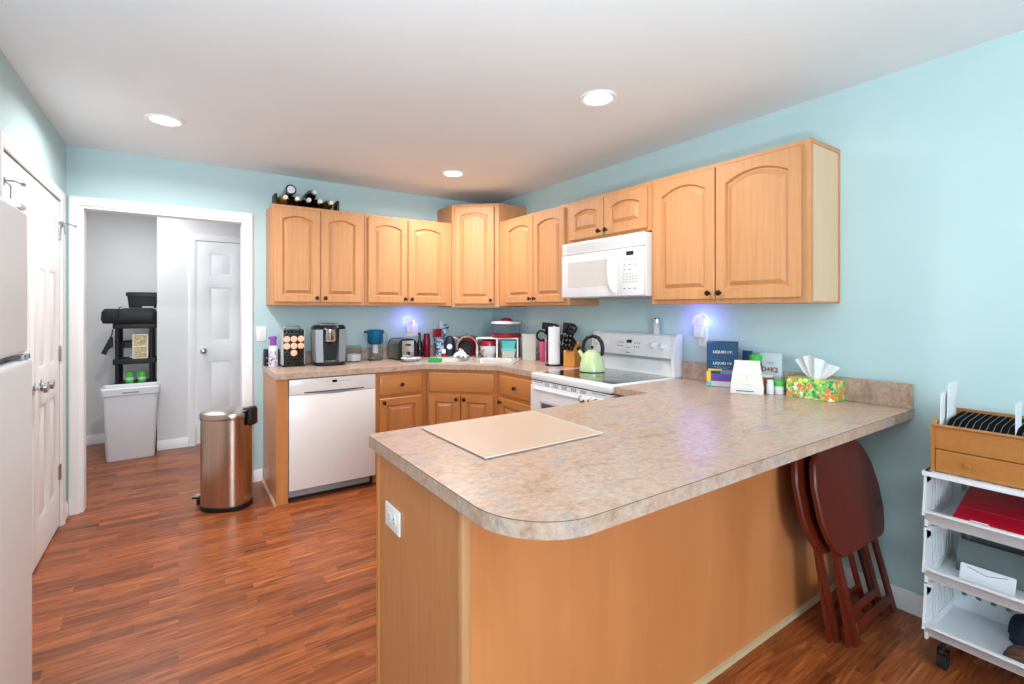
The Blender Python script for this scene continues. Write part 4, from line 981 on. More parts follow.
b = B(); ax, ay = -0.045, 0.052; b.tube([(ax, ay, 0.011), (ax, ay, 0.20), (ax - 0.004, ay + .006, 0.215), (ax - .012, ay + .014, 0.235), (ax - .008, ay + .01, 0.25), (ax + .002, ay - .002, 0.235), (ax + .001, ay - .001, 0.215), (ax + .004, ay - .004, 0.19)], 0.0035, 8); put(b, 'tension_arm', 'chrome', t, (0, 0, 0))
t = thing('paper_towel_roll', 'slim white paper towel roll on the upright holder', 'paper towels', (2.455, 2.975, Z + 0.012))
b = B(); b.lathe([(0.02, 0), (0.046, 0), (0.046, 0.292), (0.02, 0.292), (0.0095, 0.29), (0.0095, 0.002)], n=32, cap0=False, cap1=False); put(b, 'roll', 'paper', t, (0, 0, 0))
t = thing('utensil_crock', 'dark ceramic crock crowded with black tools behind the paper towels', 'crock', (2.595, 3.03, Z))
b = B(); b.lathe([(0.052, 0), (0.055, 0.004), (0.062, 0.15), (0.058, 0.15), (0.05, 0.008), (0.001, 0.006)], n=26); put(b, 'crock', 'navy_dark', t, (0, 0, 0))
for i, (bx, by, tx, ty, tz, hd, lab, nm) in enumerate([
    (2.575, 3.045, 2.565, 3.075, 0.265, 'spoon', 'leftmost black spoon in the dark crock beside the paper towels', 'cooking_spoon'),
    (2.612, 3.04, 2.635, 3.03, 0.275, 'turner', 'upright black spatula at the back of the dark crock', 'spatula'),
    (2.583, 3.03, 2.57, 3.02, 0.21, 'ladle', 'black ladle in front of the upright spatula in the dark crock', 'ladle'),
    (2.618, 3.015, 2.648, 2.985, 0.27, 'spoon', 'black spoon between ladle and rightmost spoon in the dark crock', 'cooking_spoon'),
    (2.597, 3.008, 2.603, 2.962, 0.235, 'spoon', 'rightmost black spoon hanging toward the knife block', 'cooking_spoon')]):
    utensil_round(nm, lab, (bx, by, cz), (tx, ty, Z + tz - 0.03), hd, 'black', 0.04, flat=0.4, cat='utensil')
# knife block leaning back toward the wall
t = thing('knife_block', 'slanted orange wood knife block between paper towels and kettle', 'knife block', (2.55, 2.852, Z), -PI / 2 + 0.25)
b = B(); pr_ = [(-0.065, 0), (-0.065, 0.115), (0.0, 0.19), (0.075, 0.145), (0.06, 0.0)]
b.prism([(-0.05, y, z) for y, z in pr_], (0.1, 0, 0)); put(b, 'block', 'knife_wood', t, (0, 0, 0))
t0 = t
KR = Matrix.Translation((2.55, 2.852, Z)) @ Matrix.Rotation(-PI / 2 + 0.25, 4, 'Z')
kd = Vector((0, -0.755, 0.655))
def knife(x, s_, ln, label):
    base = Vector((x, -0.065 + 0.065 * s_, 0.115 + 0.075 * s_)) + kd * 0.001
    k = thing('kitchen_knife', label, 'knife', KR @ base, -PI / 2 + 0.25, 'knives in the wood block')
    b = B(); q = Vector(kd).to_track_quat('Z', 'Y').to_matrix().to_4x4()
    b.box(-0.008, 0.008, -0.011, 0.011, 0.006, ln, 0.004, 2, mat=q); put(b, 'handle', 'black', k, (0, 0, 0))
    b = B(); b.box(-0.003, 0.003, -0.009, 0.009, 0.0, 0.0058, mat=q); put(b, 'bolster', 'chrome', k, (0, 0, 0))
RN = ('lowest', 'middle', 'top'); CN = ('left', 'centre', 'right')
for r, s_ in enumerate((0.18, 0.5, 0.82)):
    for c, x in enumerate((-0.032, 0.0, 0.032)):
        knife(x, s_, (0.07, 0.085, 0.1)[r], '%s black handled knife in the %s row of the wood block' % (CN[c], RN[r]))

# kettle on the range
t = thing('tea_kettle', 'pale lime green tea kettle with black arched handle on the cooktop', 'kettle', (2.40, 2.49, 0.9222), -PI / 2 + 0.45)
b = B(); b.lathe([(0.078, 0), (0.088, 0.004), (0.089, 0.02), (0.084, 0.06), (0.07, 0.105), (0.05, 0.135), (0.038, 0.143)], n=36); put(b, 'kettle_body', 'lime', t, (0, 0, 0))
b = B(); b.lathe([(0.04, 0.1435), (0.036, 0.149), (0.015, 0.154), (0.001, 0.155)], n=28); lid = put(b, 'lid', 'lime', t, (0, 0, 0))
b = B(); b.lathe([(0.006, 0.1552), (0.006, 0.163), (0.012, 0.17), (0.009, 0.18), (0.001, 0.182)], n=16); put(b, 'lid_knob', 'black', lid, (0, 0, 0))
b = B(); b.tube([(-0.06, 0, 0.09), (-0.085, 0, 0.125), (-0.098, 0, 0.145)], [0.02, 0.014, 0.012], 12); put(b, 'spout', 'lime', t, (0, 0, 0))
b = B(); b.tube([(-0.098, 0, 0.145), (-0.106, 0, 0.158), (-0.09, 0, 0.166)], 0.013, 10); put(b, 'spout_whistle', 'black', t, (0, 0, 0))
b = B(); b.tube([(-0.062, 0, 0.128), (-0.068, 0, 0.16), (-0.06, 0, 0.205), (-0.035, 0, 0.238), (0.005, 0, 0.25), (0.045, 0, 0.238), (0.07, 0, 0.205), (0.078, 0, 0.165), (0.074, 0, 0.13), (0.07, 0, 0.115)], [0.008, 0.009, 0.012, 0.013, 0.013, 0.014, 0.014, 0.014, 0.013, 0.01], 12); put(b, 'handle', 'black', t, (0, 0, 0))
t = thing('salt_shaker', 'small glass shaker with steel cap standing on the range backguard', 'shaker', (2.676, 2.155, 1.1908))
b = B(); b.lathe([(0.022, 0), (0.024, 0.003), (0.020, 0.065), (0.021, 0.078)], n=18); put(b, 'glass_body', 'frost', t, (0, 0, 0))
b = B(); b.lathe([(0.0235, 0.0785), (0.0235, 0.102), (0.015, 0.11), (0.001, 0.111)], n=18); put(b, 'cap', 'chrome', t, (0, 0, 0))

# ------------------------------------------------------------------ wall plates and night lights
def plate(name, label, loc, rz, w_=0.07, h=0.115, kind='outlet', n=1):
    t = thing(name, label, 'outlet' if kind == 'outlet' else 'switch', loc, rz)
    b = B(); b.box(-w_ / 2, w_ / 2, -0.006, 0, -h / 2, h / 2, 0.002, 2); put(b, 'plate', 'wallplate', t, (0, 0, 0))
    for k in range(n):
        cx = (k - (n - 1) / 2) * 0.046
        if kind == 'switch':
            b = B(); b.box(cx - 0.016, cx + 0.016, -0.009, -0.0062, -0.033, 0.033, 0.001, 1); put(b, 'rocker', 'white_plastic', t, (0, 0, 0))
        else:
            for sz in (-0.02, 0.02):
                b = B(); b.lathe([(0.0165, 0), (0.0165, 0.0018), (0.001, 0.002)], n=20, sq=2.8); put(b.xf(Matrix.Translation((cx, -0.0062, sz)) @ Matrix.Rotation(PI / 2, 4, 'X')), 'receptacle', 'wallplate', t, (0, 0, 0))
                b = B(); b.box(cx - 0.007, cx - 0.005, -0.0088, -0.0083, sz - 0.002, sz + 0.007); b.box(cx + 0.005, cx + 0.007, -0.0088, -0.0083, sz - 0.002, sz + 0.007); b.box(cx - 0.002, cx + 0.002, -0.0088, -0.0083, sz - 0.010, sz - 0.006); put(b, 'slots', 'print_grey', t, (0, 0, 0))
    return t
plate('light_switch', 'white light switch on the end wall left of the spray can', (0.540, YB - 0.001, 1.165), 0, 0.068, 0.115, 'switch')
plate('wall_outlet', 'double white outlet plate above the toaster', (1.815, YB - 0.001, 1.165), 0, 0.115, 0.115, 'outlet', 2)
plate('wall_outlet', 'white outlet plate on the right wall behind the blue box', (XR - 0.001, 1.815, 1.185), -PI / 2)
o = plate('wall_outlet', 'white outlet plate on the maple end of the peninsula', (PX0 + 0.0055, 1.533, 0.672), -PI / 2, 0.078, 0.125, 'outlet', 1)
o.rotation_euler = (0, PI / 2, -PI / 2)
def night_light(label, loc, rz):
    t = thing('night_light', label, 'night light', loc, rz)
    b = B(); b.box(-0.03, 0.03, -0.042, 0, -0.05, 0.02, 0.008, 3); put(b, 'plug_body', 'white_plastic', t, (0, 0, 0))
    b = B(); b.lathe([(0.038, -0.018), (0.04, -0.012), (0.04, 0.008), (0.03, 0.014), (0.001, 0.015)], n=26, sq=2.6); put(b.xf(Matrix.Translation((0, -0.028, 0.053)) @ Matrix.Rotation(PI / 2, 4, 'X')), 'shade', 'white_plastic', t, (0, 0, 0))
    b = B(); b.lathe([(0.026, 0), (0.03, 0.003), (0.03, 0.007), (0.001, 0.008)], n=22); put(b.xf(Matrix.Translation((0.0, -0.002, 0.055)) @ Matrix.Rotation(PI / 2, 4, 'X')), 'glowing_ring', 'glow', t, (0, 0, 0))
    b = B(); b.box(0.0385, 0.047, -0.03, -0.012, 0.03, 0.065, 0.003, 2); put(b, 'glowing_edge', 'glow', t, (0, 0, 0))
    m = Matrix.Translation(loc) @ Matrix.Rotation(rz, 4, 'Z')
    for dx, dz in ((0.0, 0.115), (-0.075, 0.05), (0.08, 0.05)):
        d = bpy.data.lights.new('night_light_bulb', 'POINT'); d.energy = 0.3; d.color = (0.2, 0.17, 1.0); d.shadow_soft_size = 0.03
        o = bpy.data.objects.new('night_light_bulb', d); C.objects.link(o); o.location = m @ Vector((dx, -0.06, dz))
night_light('white plug in night light glowing blue above the toaster', (1.772, YB - 0.0105, 1.195), 0)
night_light('white plug in night light glowing blue above the blue box', (XR - 0.0105, 1.822, 1.232), -PI / 2)

# ------------------------------------------------------------------ things on the peninsula worktop
t = thing('drink_mix_box', 'tall navy carton with purple band standing against the backsplash', 'box', (2.600, 1.622, Z), -PI / 2 + 0.55)
b = B(); b.loft([rect(-0.083, 0.083, -0.045, 0.035, 0, 0.002, 1), rect(-0.083, 0.083, -0.045, 0.035, 0.252, 0.002, 1), rect(-0.083, 0.083, -0.03, 0.035, 0.258, 0.002, 1)]); put(b, 'carton', 'navy', t, (0, 0, 0))
for z0, z1, x0, x1, m in ((0.002, 0.032, -0.06, 0.083, 'card_grey'), (0.0325, 0.075, -0.06, 0.083, 'violet'), (0.075, 0.092, -0.01, 0.083, 'cyan'), (0.0925, 0.1, 0.0, 0.083, 'pink'), (0.0925, 0.102, -0.075, -0.002, 'yellow'), (0.028, 0.09, -0.083, -0.061, 'yellow'), (0.003, 0.0275, -0.083, -0.061, 'teal')):
    b = B(); b.box(x0, x1, -0.0458, -0.0452, z0, z1); put(b, 'printed_band', m, t, (0, 0, 0))
for z in (0.193, 0.128): text_part('LIQUID I.V.', 0.0215, 'print_white', t, (0.002, -0.0455, z), (PI / 2, 0, 0), 0.0002)
b = B(); b.box(-0.045, 0.045, -0.0457, -0.0452, 0.113, 0.116); b.box(-0.03, 0.03, -0.0457, -0.0452, 0.106, 0.109); put(b, 'fine_print', 'cyan', t, (0, 0, 0))
b = B(); b.box(-0.083, 0.083, -0.0456, -0.0452, 0.156, 0.1566); put(b, 'perforation', 'cyan', t, (0, 0, 0))
t = thing('supplement_bottle', 'bottle with bright green cap peeking over the white pouch bag', 'bottle', (2.650, 1.452, Z))
b = B(); b.lathe([(0.03, 0), (0.032, 0.003), (0.032, 0.145), (0.028, 0.155)], n=24); put(b, 'bottle_body', 'navy', t, (0, 0, 0))
b = B(); b.lathe([(0.033, 0.1555), (0.033, 0.188), (0.03, 0.192), (0.001, 0.193)], n=24); put(b, 'cap', 'green', t, (0, 0, 0))
t = thing('pill_canister', 'pale grey canister with navy flap lid beside the navy carton', 'canister', (2.604, 1.502, Z))
b = B(); b.lathe([(0.022, 0), (0.024, 0.003), (0.024, 0.15)], n=22); put(b, 'canister_body', 'lightgrey', t, (0, 0, 0))
b = B(); b.box(-0.026, 0.026, -0.026, 0.026, 0.1505, 0.157, 0.002, 1); b.box(0.02, 0.026, -0.03, 0.026, 0.158, 0.215, mat=Matrix.Translation((0, 0, 0)) @ Matrix.Rotation(0.12, 4, 'Y') @ Matrix.Translation((-0.0, 0, 0.0))); put(b, 'flap_lid', 'navy', t, (0, 0, 0))
t = thing('coffee_bag', 'white gusseted paper bag in front of the navy carton', 'bag', (2.492, 1.412, Z), -PI / 2 + 0.45)
b = B(); b.loft([rect(-0.078, 0.078, -0.04, 0.04, 0, 0.006, 2), rect(-0.08, 0.08, -0.041, 0.041, 0.03, 0.008, 2), rect(-0.068, 0.068, -0.026, 0.026, 0.12, 0.006, 2), rect(-0.062, 0.062, -0.006, 0.006, 0.155, 0.003, 2), rect(-0.062, 0.062, -0.0035, 0.0035, 0.172, 0.002, 2)]); put(b, 'bag_body', 'cream', t, (0, 0, 0))
Mb = Matrix.Translation((0, -0.0345, 0.078)) @ Matrix.Rotation(-0.165, 4, 'X')
b = B(); b.box(-0.05, 0.035, -0.004, -0.0025, -0.066, -0.062, mat=Mb); put(b, 'dark_stripe', 'print_dark', t, (0, 0, -0.0))
b = B(); b.lathe([(0.008, 0), (0.008, 0.0004), (0.006, 0.0004), (0.006, 0.0)], n=18, cap0=False, cap1=False); b.xf(Mb @ Matrix.Translation((0.0, -0.0005, 0.003)) @ Matrix.Rotation(PI / 2, 4, 'X')); b.box(-0.022, 0.022, -0.001, -0.0003, -0.03, -0.027, mat=Mb); b.box(-0.03, 0.03, -0.001, -0.0003, 0.02, 0.022, mat=Mb); put(b, 'faint_print', 'pouch', t, (0, 0, 0))
t = thing('vitamin_pouch', 'pale blue stand up pouch printed in brick red behind the amber jar', 'pouch', (2.663, 1.375, Z), -PI / 2 + 0.02)
b = B(); b.loft([rect(-0.058, 0.058, -0.018, 0.018, 0, 0.006, 2), rect(-0.06, 0.06, -0.016, 0.016, 0.03, 0.006, 2), rect(-0.06, 0.06, -0.006, 0.006, 0.17, 0.003, 2), rect(-0.06, 0.06, -0.0015, 0.0015, 0.205, 0.001, 2)]); put(b, 'pouch_body', 'pouch', t, (0, 0, 0))
text_part('D+K2', 0.036, 'print_red', t, (0.0, -0.0138, 0.105), (PI / 2 - 0.09, 0, 0), 0.001)
b = B(); b.box(-0.02, 0.02, -0.009, -0.0083, 0.155, 0.158); b.box(-0.015, 0.015, -0.0097, -0.009, 0.147, 0.149); put(b, 'fine_print', 'print_grey', t, (0, 0, 0))
t = thing('amber_jar', 'amber jar under a wide white lid in front of the pale pouch', 'jar', (2.602, 1.372, Z))
b = B(); b.lathe([(0.024, 0), (0.03, 0.005), (0.03, 0.06), (0.034, 0.078), (0.034, 0.082)], n=24); put(b, 'jar_body', 'rust', t, (0, 0, 0))
b = B(); b.lathe([(0.038, 0.0825), (0.04, 0.086), (0.04, 0.094), (0.001, 0.096)], n=28); put(b, 'lid', 'white_plastic', t, (0, 0, 0))
t = thing('pill_bottle', 'small white bottle between amber jar and tissue box', 'bottle', (2.553, 1.322, Z))
b = B(); b.lathe([(0.017, 0), (0.018, 0.002), (0.018, 0.05), (0.014, 0.056)], n=20); put(b, 'bottle_body', 'white_plastic', t, (0, 0, 0))
b = B(); b.lathe([(0.0165, 0.0565), (0.0165, 0.074), (0.001, 0.0745)], n=20); put(b, 'cap', 'white_plastic', t, (0, 0, 0))
t = thing('cream_jar', 'little white jar with green lid touching the tissue box end', 'jar', (2.592, 1.297, Z))
b = B(); b.lathe([(0.022, 0), (0.024, 0.003), (0.024, 0.04), (0.021, 0.043)], n=22); put(b, 'jar_body', 'white_plastic', t, (0, 0, 0))
b = B(); b.lathe([(0.025, 0.0435), (0.025, 0.066), (0.022, 0.07), (0.001, 0.0705)], n=22); put(b, 'lid', 'green', t, (0, 0, 0))
t = thing('tissue_box', 'green floral tissue box on the peninsula worktop', 'tissue box', (2.625, 1.138, Z), -PI / 2 - 0.02)
b = B(); b.box(-0.112, 0.112, -0.053, 0.053, 0, 0.098, 0.0015, 1); put(b, 'carton', 'floral', t, (0, 0, 0))
b = B()
def tissue(u, v):
    a = (u - 0.5); sp_ = 0.06 + 0.12 * v ** 0.8
    topz = 0.115 * (1 - 0.9 * abs(a + 0.12) ** 1.3)
    return (0.004 + a * sp_ * 1.15, 0.012 * math.sin(u * 21) * (0.4 + 0.8 * v) + 0.01 * math.sin(u * 7 + 1), 0.0985 + topz * v)
b.sheet(tissue, 40, 10, 0.0012); put(b, 'tissue', 'paper', t, (0, 0, 0))

# ------------------------------------------------------------------ trash can in front of the end cabinet
t = thing('step_trash_can', 'tall brushed steel oval pedal bin in front of the end cabinet', 'trash can', (0.274, 3.885, 0), -0.603)
sx, sy, q = 0.157, 0.126, 2.35
b = B(); b.lathe([(1.0, 0.0), (1.03, 0.006), (1.03, 0.03), (1.0, 0.034)], n=48, sx=sx, sy=sy, sq=q); put(b, 'base_ring', 'black', t, (0, 0, 0))
b = B(); b.lathe([(1.0, 0.0345), (1.0, 0.612), (0.985, 0.614)], n=64, sx=sx, sy=sy, sq=q); put(b, 'steel_body', 'steel_warm', t, (0, 0, 0))
b = B(); b.lathe([(1.025, 0.6155), (1.035, 0.62), (1.035, 0.642), (1.01, 0.654), (0.8, 0.668), (0.4, 0.675), (0.01, 0.677)], n=64, sx=sx, sy=sy, sq=q); put(b, 'lid', 'steel', t, (0, 0, 0))
b = B(); b.box(0.165, 0.195, -0.045, 0.045, 0.56, 0.675, 0.012, 3); b.box(0.135, 0.185, -0.045, 0.045, 0.6705, 0.682, 0.004, 2); put(b, 'hinge_cover', 'black', t, (0, 0, 0))
b = B(); b.box(-0.222, -0.163, -0.035, 0.035, 0.055, 0.068, 0.005, 2); b.box(-0.195, -0.1635, -0.028, 0.028, 0.008, 0.054, 0.006, 2); put(b, 'pedal', 'black', t, (0, 0, 0))
b = B(); b.box(-0.222, -0.18, -0.03, 0.03, 0.0685, 0.072, 0.001, 1); put(b, 'pedal_plate', 'steel', t, (0, 0, 0))

# ------------------------------------------------------------------ wine rack and bottles
CZ = UT + 0.0005
t = thing('wine_rack', 'low dark wine rack on top of the left wall cabinet', 'wine rack', (0.83, 4.12, CZ))
for x in (-0.225, 0.232):
    b = B(); b.box(x - 0.011, x + 0.011, -0.10, 0.02, 0, 0.085, 0.008, 2); put(b, 'end_bracket', 'black', t, (0, 0, 0))
for y in (-0.075, 0.075):
    b = B(); b.box(-0.212, 0.22, y - 0.006, y + 0.006, 0.002, 0.010); put(b, 'cross_rail', 'black', t, (0, 0, 0))
def bottle(x, z, glass, foil, label, flip=False, y=4.12, r=0.039):
    t = thing('wine_bottle', label, 'wine bottle', (x, y, CZ + z), 0, 'wine bottles lying in the rack', (PI / 2, 0, 0) if not flip else (-PI / 2, 0, 0))
    b = B(); b.lathe([(r * .7, -0.14), (r, -0.135), (r, 0.045), (r * .8, 0.07), (0.0145, 0.10), (0.013, 0.115)], n=24); put(b, 'bottle_glass', glass, t, (0, 0, 0))
    b = B(); b.lathe([(0.0138, 0.1155), (0.0142, 0.155), (0.016, 0.157), (0.016, 0.165), (0.001, 0.1655)], n=18); put(b, 'neck_foil', foil, t, (0, 0, 0))
    if flip:
        b = B(); b.lathe([(r * .72, -0.1405), (r * .72, -0.1425), (.001, -0.143)], n=24); put(b, 'base_disc', 'foil_silver', t, (0, 0, 0))
z0 = 0.0505; dz = 0.0665
bottle(0.662, z0, 'bottle_amber', 'foil_cream', 'amber wine bottle at the left end of the rack')
bottle(0.745, z0, 'bottle_dark', 'foil_cream', 'dark wine bottle, second from the left in the bottom row')
bottle(0.828, z0, 'bottle_dark', 'foil_silver', 'dark wine bottle in the middle of the bottom row')
bottle(0.911, z0, 'bottle_dark', 'foil_cream', 'dark wine bottle, second from the right in the bottom row')
bottle(0.994, z0, 'bottle_green', 'foil_cream', 'olive green wine bottle at the right end of the rack')
bottle(0.7035, z0 + dz, 'bottle_dark', 'foil_silver', 'wine bottle on the upper layer with its pale round base forward', True)
bottle(0.8695, z0 + dz, 'bottle_dark', 'foil_silver', 'dark wine bottle on the upper layer with its neck forward')

# ------------------------------------------------------------------ hall: bin, shelf and what it holds
t = thing('waste_basket', 'tall white plastic waste basket standing in the hall', 'waste basket', (-0.362, 5.70, 0), 0.04)
def bl(x, y, z, r=0.03): return rect(-x, x, -y, y, z, r, 4)
b = B(); b.loft([bl(0.172, 0.115, 0), bl(0.176, 0.119, 0.008), bl(0.20, 0.135, 0.60), bl(0.193, 0.128, 0.60), bl(0.168, 0.11, 0.012)]); put(b, 'basket_body', 'white_plastic', t, (0, 0, 0))
b = B(); b.loft([bl(0.2005, 0.136, 0.585), bl(0.212, 0.148, 0.588), bl(0.214, 0.15, 0.645), bl(0.205, 0.141, 0.655), bl(0.198, 0.134, 0.645), bl(0.1935, 0.129, 0.6005)], False, False); put(b, 'rim', 'white_plastic', t, (0, 0, 0))
b = B(); b.box(-0.06, 0.06, -0.1515, -0.148, 0.605, 0.617, 0.002, 1); put(b, 'hand_slot', 'grey_plastic', t, (0, 0, 0))
SX, SY = -0.348, 6.05
t = thing('plastic_shelf_unit', 'black plastic shelf unit in the hall alcove', 'shelf', (SX, SY, 0))
for z in (0.06, 0.33, 0.60, 0.835, 1.175):
    b = B(); b.box(-0.165, 0.165, -0.17, 0.17, z, z + 0.05, 0.005, 2)
    for i in range(13): b.box(-0.155 + i * 0.0245, -0.145 + i * 0.0245, -0.1745, -0.17, z + 0.004, z + 0.046)
    put(b, 'shelf_board', 'black', t, (0, 0, 0))
zz = (0, 0.06, 0.33, 0.60, 0.835, 1.175)
for px in (-0.13, 0.13):
    for py in (-0.135, 0.135):
        b = B()
        for a, c in zip((0, 0.1105, 0.3805, 0.6505, 0.8855), (0.0595, 0.3295, 0.5995, 0.8345, 1.1745)): b.lathe([(0.02, a), (0.02, c)], (px, py, 0), 14)
        put(b, 'post', 'black', t, (0, 0, 0))
t = thing('printer', 'flat black printer on top of the hall shelf', 'printer', (SX - 0.035, SY - 0.02, 1.2255))
b = B(); b.loft([rect(-0.2, 0.2, -0.17, 0.17, 0, 0.02), rect(-0.215, 0.2, -0.185, 0.17, 0.04, 0.03), rect(-0.21, 0.2, -0.18, 0.17, 0.11, 0.03), rect(-0.19, 0.185, -0.15, 0.16, 0.14, 0.03)]); put(b, 'printer_body', 'black', t, (0, 0, 0))
b = B(); b.loft([rect(-0.06, 0.17, -0.12, 0.14, 0.1405, 0.02), rect(-0.06, 0.17, -0.12, 0.14, 0.146, 0.02)]); put(b, 'scanner_lid', 'navy_dark', t, (0, 0, 0))
b = B(); b.tube([(-0.085, -0.19, 0.05), (-0.085, -0.187, 0.11), (-0.08, -0.15, 0.150), (-0.08, -0.1, 0.154), (-0.075, -0.02, 0.152)], 0.004, 6); put(b, 'cable', 'rubber', t, (0, 0, 0))
t = thing('storage_tote', 'black tote box with lid on top of the printer', 'storage box', (SX + 0.055, SY, 1.3725 + 0.0005))
b = B(); b.loft([rect(-0.105, 0.105, -0.08, 0.08, 0, 0.012), rect(-0.118, 0.118, -0.092, 0.092, 0.115, 0.012)]); put(b, 'tote_body', 'black', t, (0, 0, 0))
b = B(); b.loft([rect(-0.128, 0.128, -0.1, 0.1, 0.1155, 0.012), rect(-0.128, 0.128, -0.1, 0.1, 0.145, 0.012), rect(-0.115, 0.115, -0.088, 0.088, 0.155, 0.012)]); put(b, 'lid', 'black', t, (0, 0, 0))
b = B(); b.box(-0.0, 0.09, -0.0955, -0.0935, 0.003, 0.016); put(b, 'pale_label', 'lightgrey', t, (0, 0, 0), 0)
t = thing('countertop_appliance', 'silver fronted black appliance on the middle hall shelf', 'appliance', (SX - 0.03, SY + 0.02, 0.8856))
b = B(); b.box(-0.075, 0.10, -0.10, 0.12, 0, 0.17, 0.02, 3); put(b, 'body', 'black', t, (0, 0, 0))
b = B(); b.box(-0.06, 0.06, -0.103, -0.1003, 0.012, 0.10, 0.001, 1); put(b, 'front_panel', 'silver_plastic', t, (0, 0, 0))
b = B(); b.tube([(-0.02, -0.1, 0.012), (-0.01, -0.125, 0.012), (0.03, -0.125, 0.012), (0.04, -0.1, 0.012)], 0.006, 8); put(b, 'front_loop', 'chrome', t, (0, 0, 0))
t = thing('picture_card', 'gold patterned card leaning against the appliance on the hall shelf', 'card', (SX + 0.042, SY - 0.154, 0.8857), rot=(-0.07, 0, 0.06))
b = B(); b.box(-0.06, 0.06, -0.003, 0.003, 0, 0.235, 0.001, 1); put(b, 'board', 'foil_cream', t, (0, 0, 0))
b = B(); b.box(-0.052, 0.052, -0.0038, -0.0032, 0.008, 0.113); b.box(-0.052, 0.052, -0.0038, -0.0032, 0.122, 0.227); put(b, 'printed_pictures', 'photo_card', t, (0, 0, 0))
t = thing('shoulder_bag', 'black angular bag hanging off the left of the hall shelf', 'bag', (SX - 0.167, SY - 0.12, 0.95))
b = B(); b.prism([(0.0, -0.03, 0.14), (-0.015, -0.03, 0.16), (-0.07, -0.03, 0.03), (-0.085, -0.03, 0.0), (-0.05, -0.03, -0.02), (-0.03, -0.03, 0.03), (0.0, -0.03, 0.05)], (0, 0.06, 0)); put(b, 'bag_body', 'black', t, (0, 0, 0))
b = B(); b.tube([(-0.01, 0, 0.16), (-0.004, 0, 0.19), (-0.001, 0, 0.22)], 0.005, 6); put(b, 'strap', 'rubber', t, (0, 0, 0))
def can_(x, label):
    t = thing('green_can', label, 'can', (SX + x, SY - 0.12, 0.6507), 0, 'green cans on the hall shelf')
    b = B(); b.lathe([(0.03, 0), (0.034, 0.004), (0.034, 0.085), (0.03, 0.095)], n=24); put(b, 'can_body', 'green', t, (0, 0, 0))
    b = B(); b.lathe([(0.0345, 0.03), (0.0345, 0.055)], n=24, cap0=False, cap1=False); put(b, 'pale_band', 'pouch', t, (0, 0, 0))
    b = B(); b.lathe([(0.0305, 0.0953), (0.0305, 0.108), (0.02, 0.112), (0.001, 0.1125)], n=20); put(b, 'lid', 'green', t, (0, 0, 0))
can_(-0.04, 'left bright green can on the hall shelf behind the waste basket'); can_(0.055, 'right bright green can on the hall shelf behind the waste basket')

# ------------------------------------------------------------------ folded tray tables leaning under the overhang
def fold_table(y0, dx, label):
    k = 0.165
    t = thing('folding_tray_table', label, 'folding table', (dx, y0, 0), rot=(-math.atan(k), 0, 0), group='folded tables under the worktop')
    kk = math.sqrt(1 + k * k)
    def P_(x, z, o): return (x, o, z * kk)
    # outline (x, z) of the drop leaf top
    pts = [(2.165, 0.385), (2.215, 0.352), (2.42, 0.343), (2.60, 0.343), (2.632, 0.352), (2.652, 0.385), (2.672, 0.45), (2.668, 0.55), (2.63, 0.66), (2.56, 0.745), (2.47, 0.80), (2.36, 0.825), (2.25, 0.815), (2.16, 0.785), (2.105, 0.735), (2.082, 0.65), (2.092, 0.52), (2.125, 0.44)]
    b = B(); b.loft([[P_(x, z, 0.0) for x, z in pts], [P_(x, z, -0.004) for x, z in pts], [P_(2.38 + (x - 2.38) * 0.985, 0.58 + (z - 0.58) * 0.985, -0.010) for x, z in pts]][::-1] + [[P_(x, z, 0.012) for x, z in pts]]); put(b, 'tabletop', 'cherry', t, (0, 0, 0))
    def leg(xa, za, xb, zb, o0, o1, w_=0.019):
        b = B(); b.loft([[P_(xa - w_, za, o0), P_(xa + w_, za, o0), P_(xa + w_, za, o1), P_(xa - w_, za, o1)], [P_(xb - w_, zb, o0), P_(xb + w_, zb, o0), P_(xb + w_, zb, o1), P_(xb - w_, zb, o1)]]); put(b, 'leg', 'cherry', t, (0, 0, 0))
    leg(2.258, 0.0, 2.18, 0.72, 0.0135, 0.027); leg(2.222, 0.01, 2.25, 0.72, 0.028, 0.037)
    leg(2.655, 0.0, 2.50, 0.72, 0.0135, 0.027); leg(2.57, 0.01, 2.44, 0.70, 0.028, 0.037)
    b = B(); b.box(2.275, 2.634, 0.0145, 0.026, 0.045, 0.085, 0.003, 1); put(b, 'stretcher', 'cherry', t, (0, 0, 0))
    b = B(); b.box(2.235, 2.55, 0.0285, 0.0365, 0.10, 0.135, 0.003, 1); put(b, 'stretcher', 'cherry', t, (0, 0, 0))
fold_table(0.800, 0.0, 'folded dark cherry tray table, the front one under the overhang')
fold_table(0.856, -0.032, 'folded dark cherry tray table tucked behind the front one')

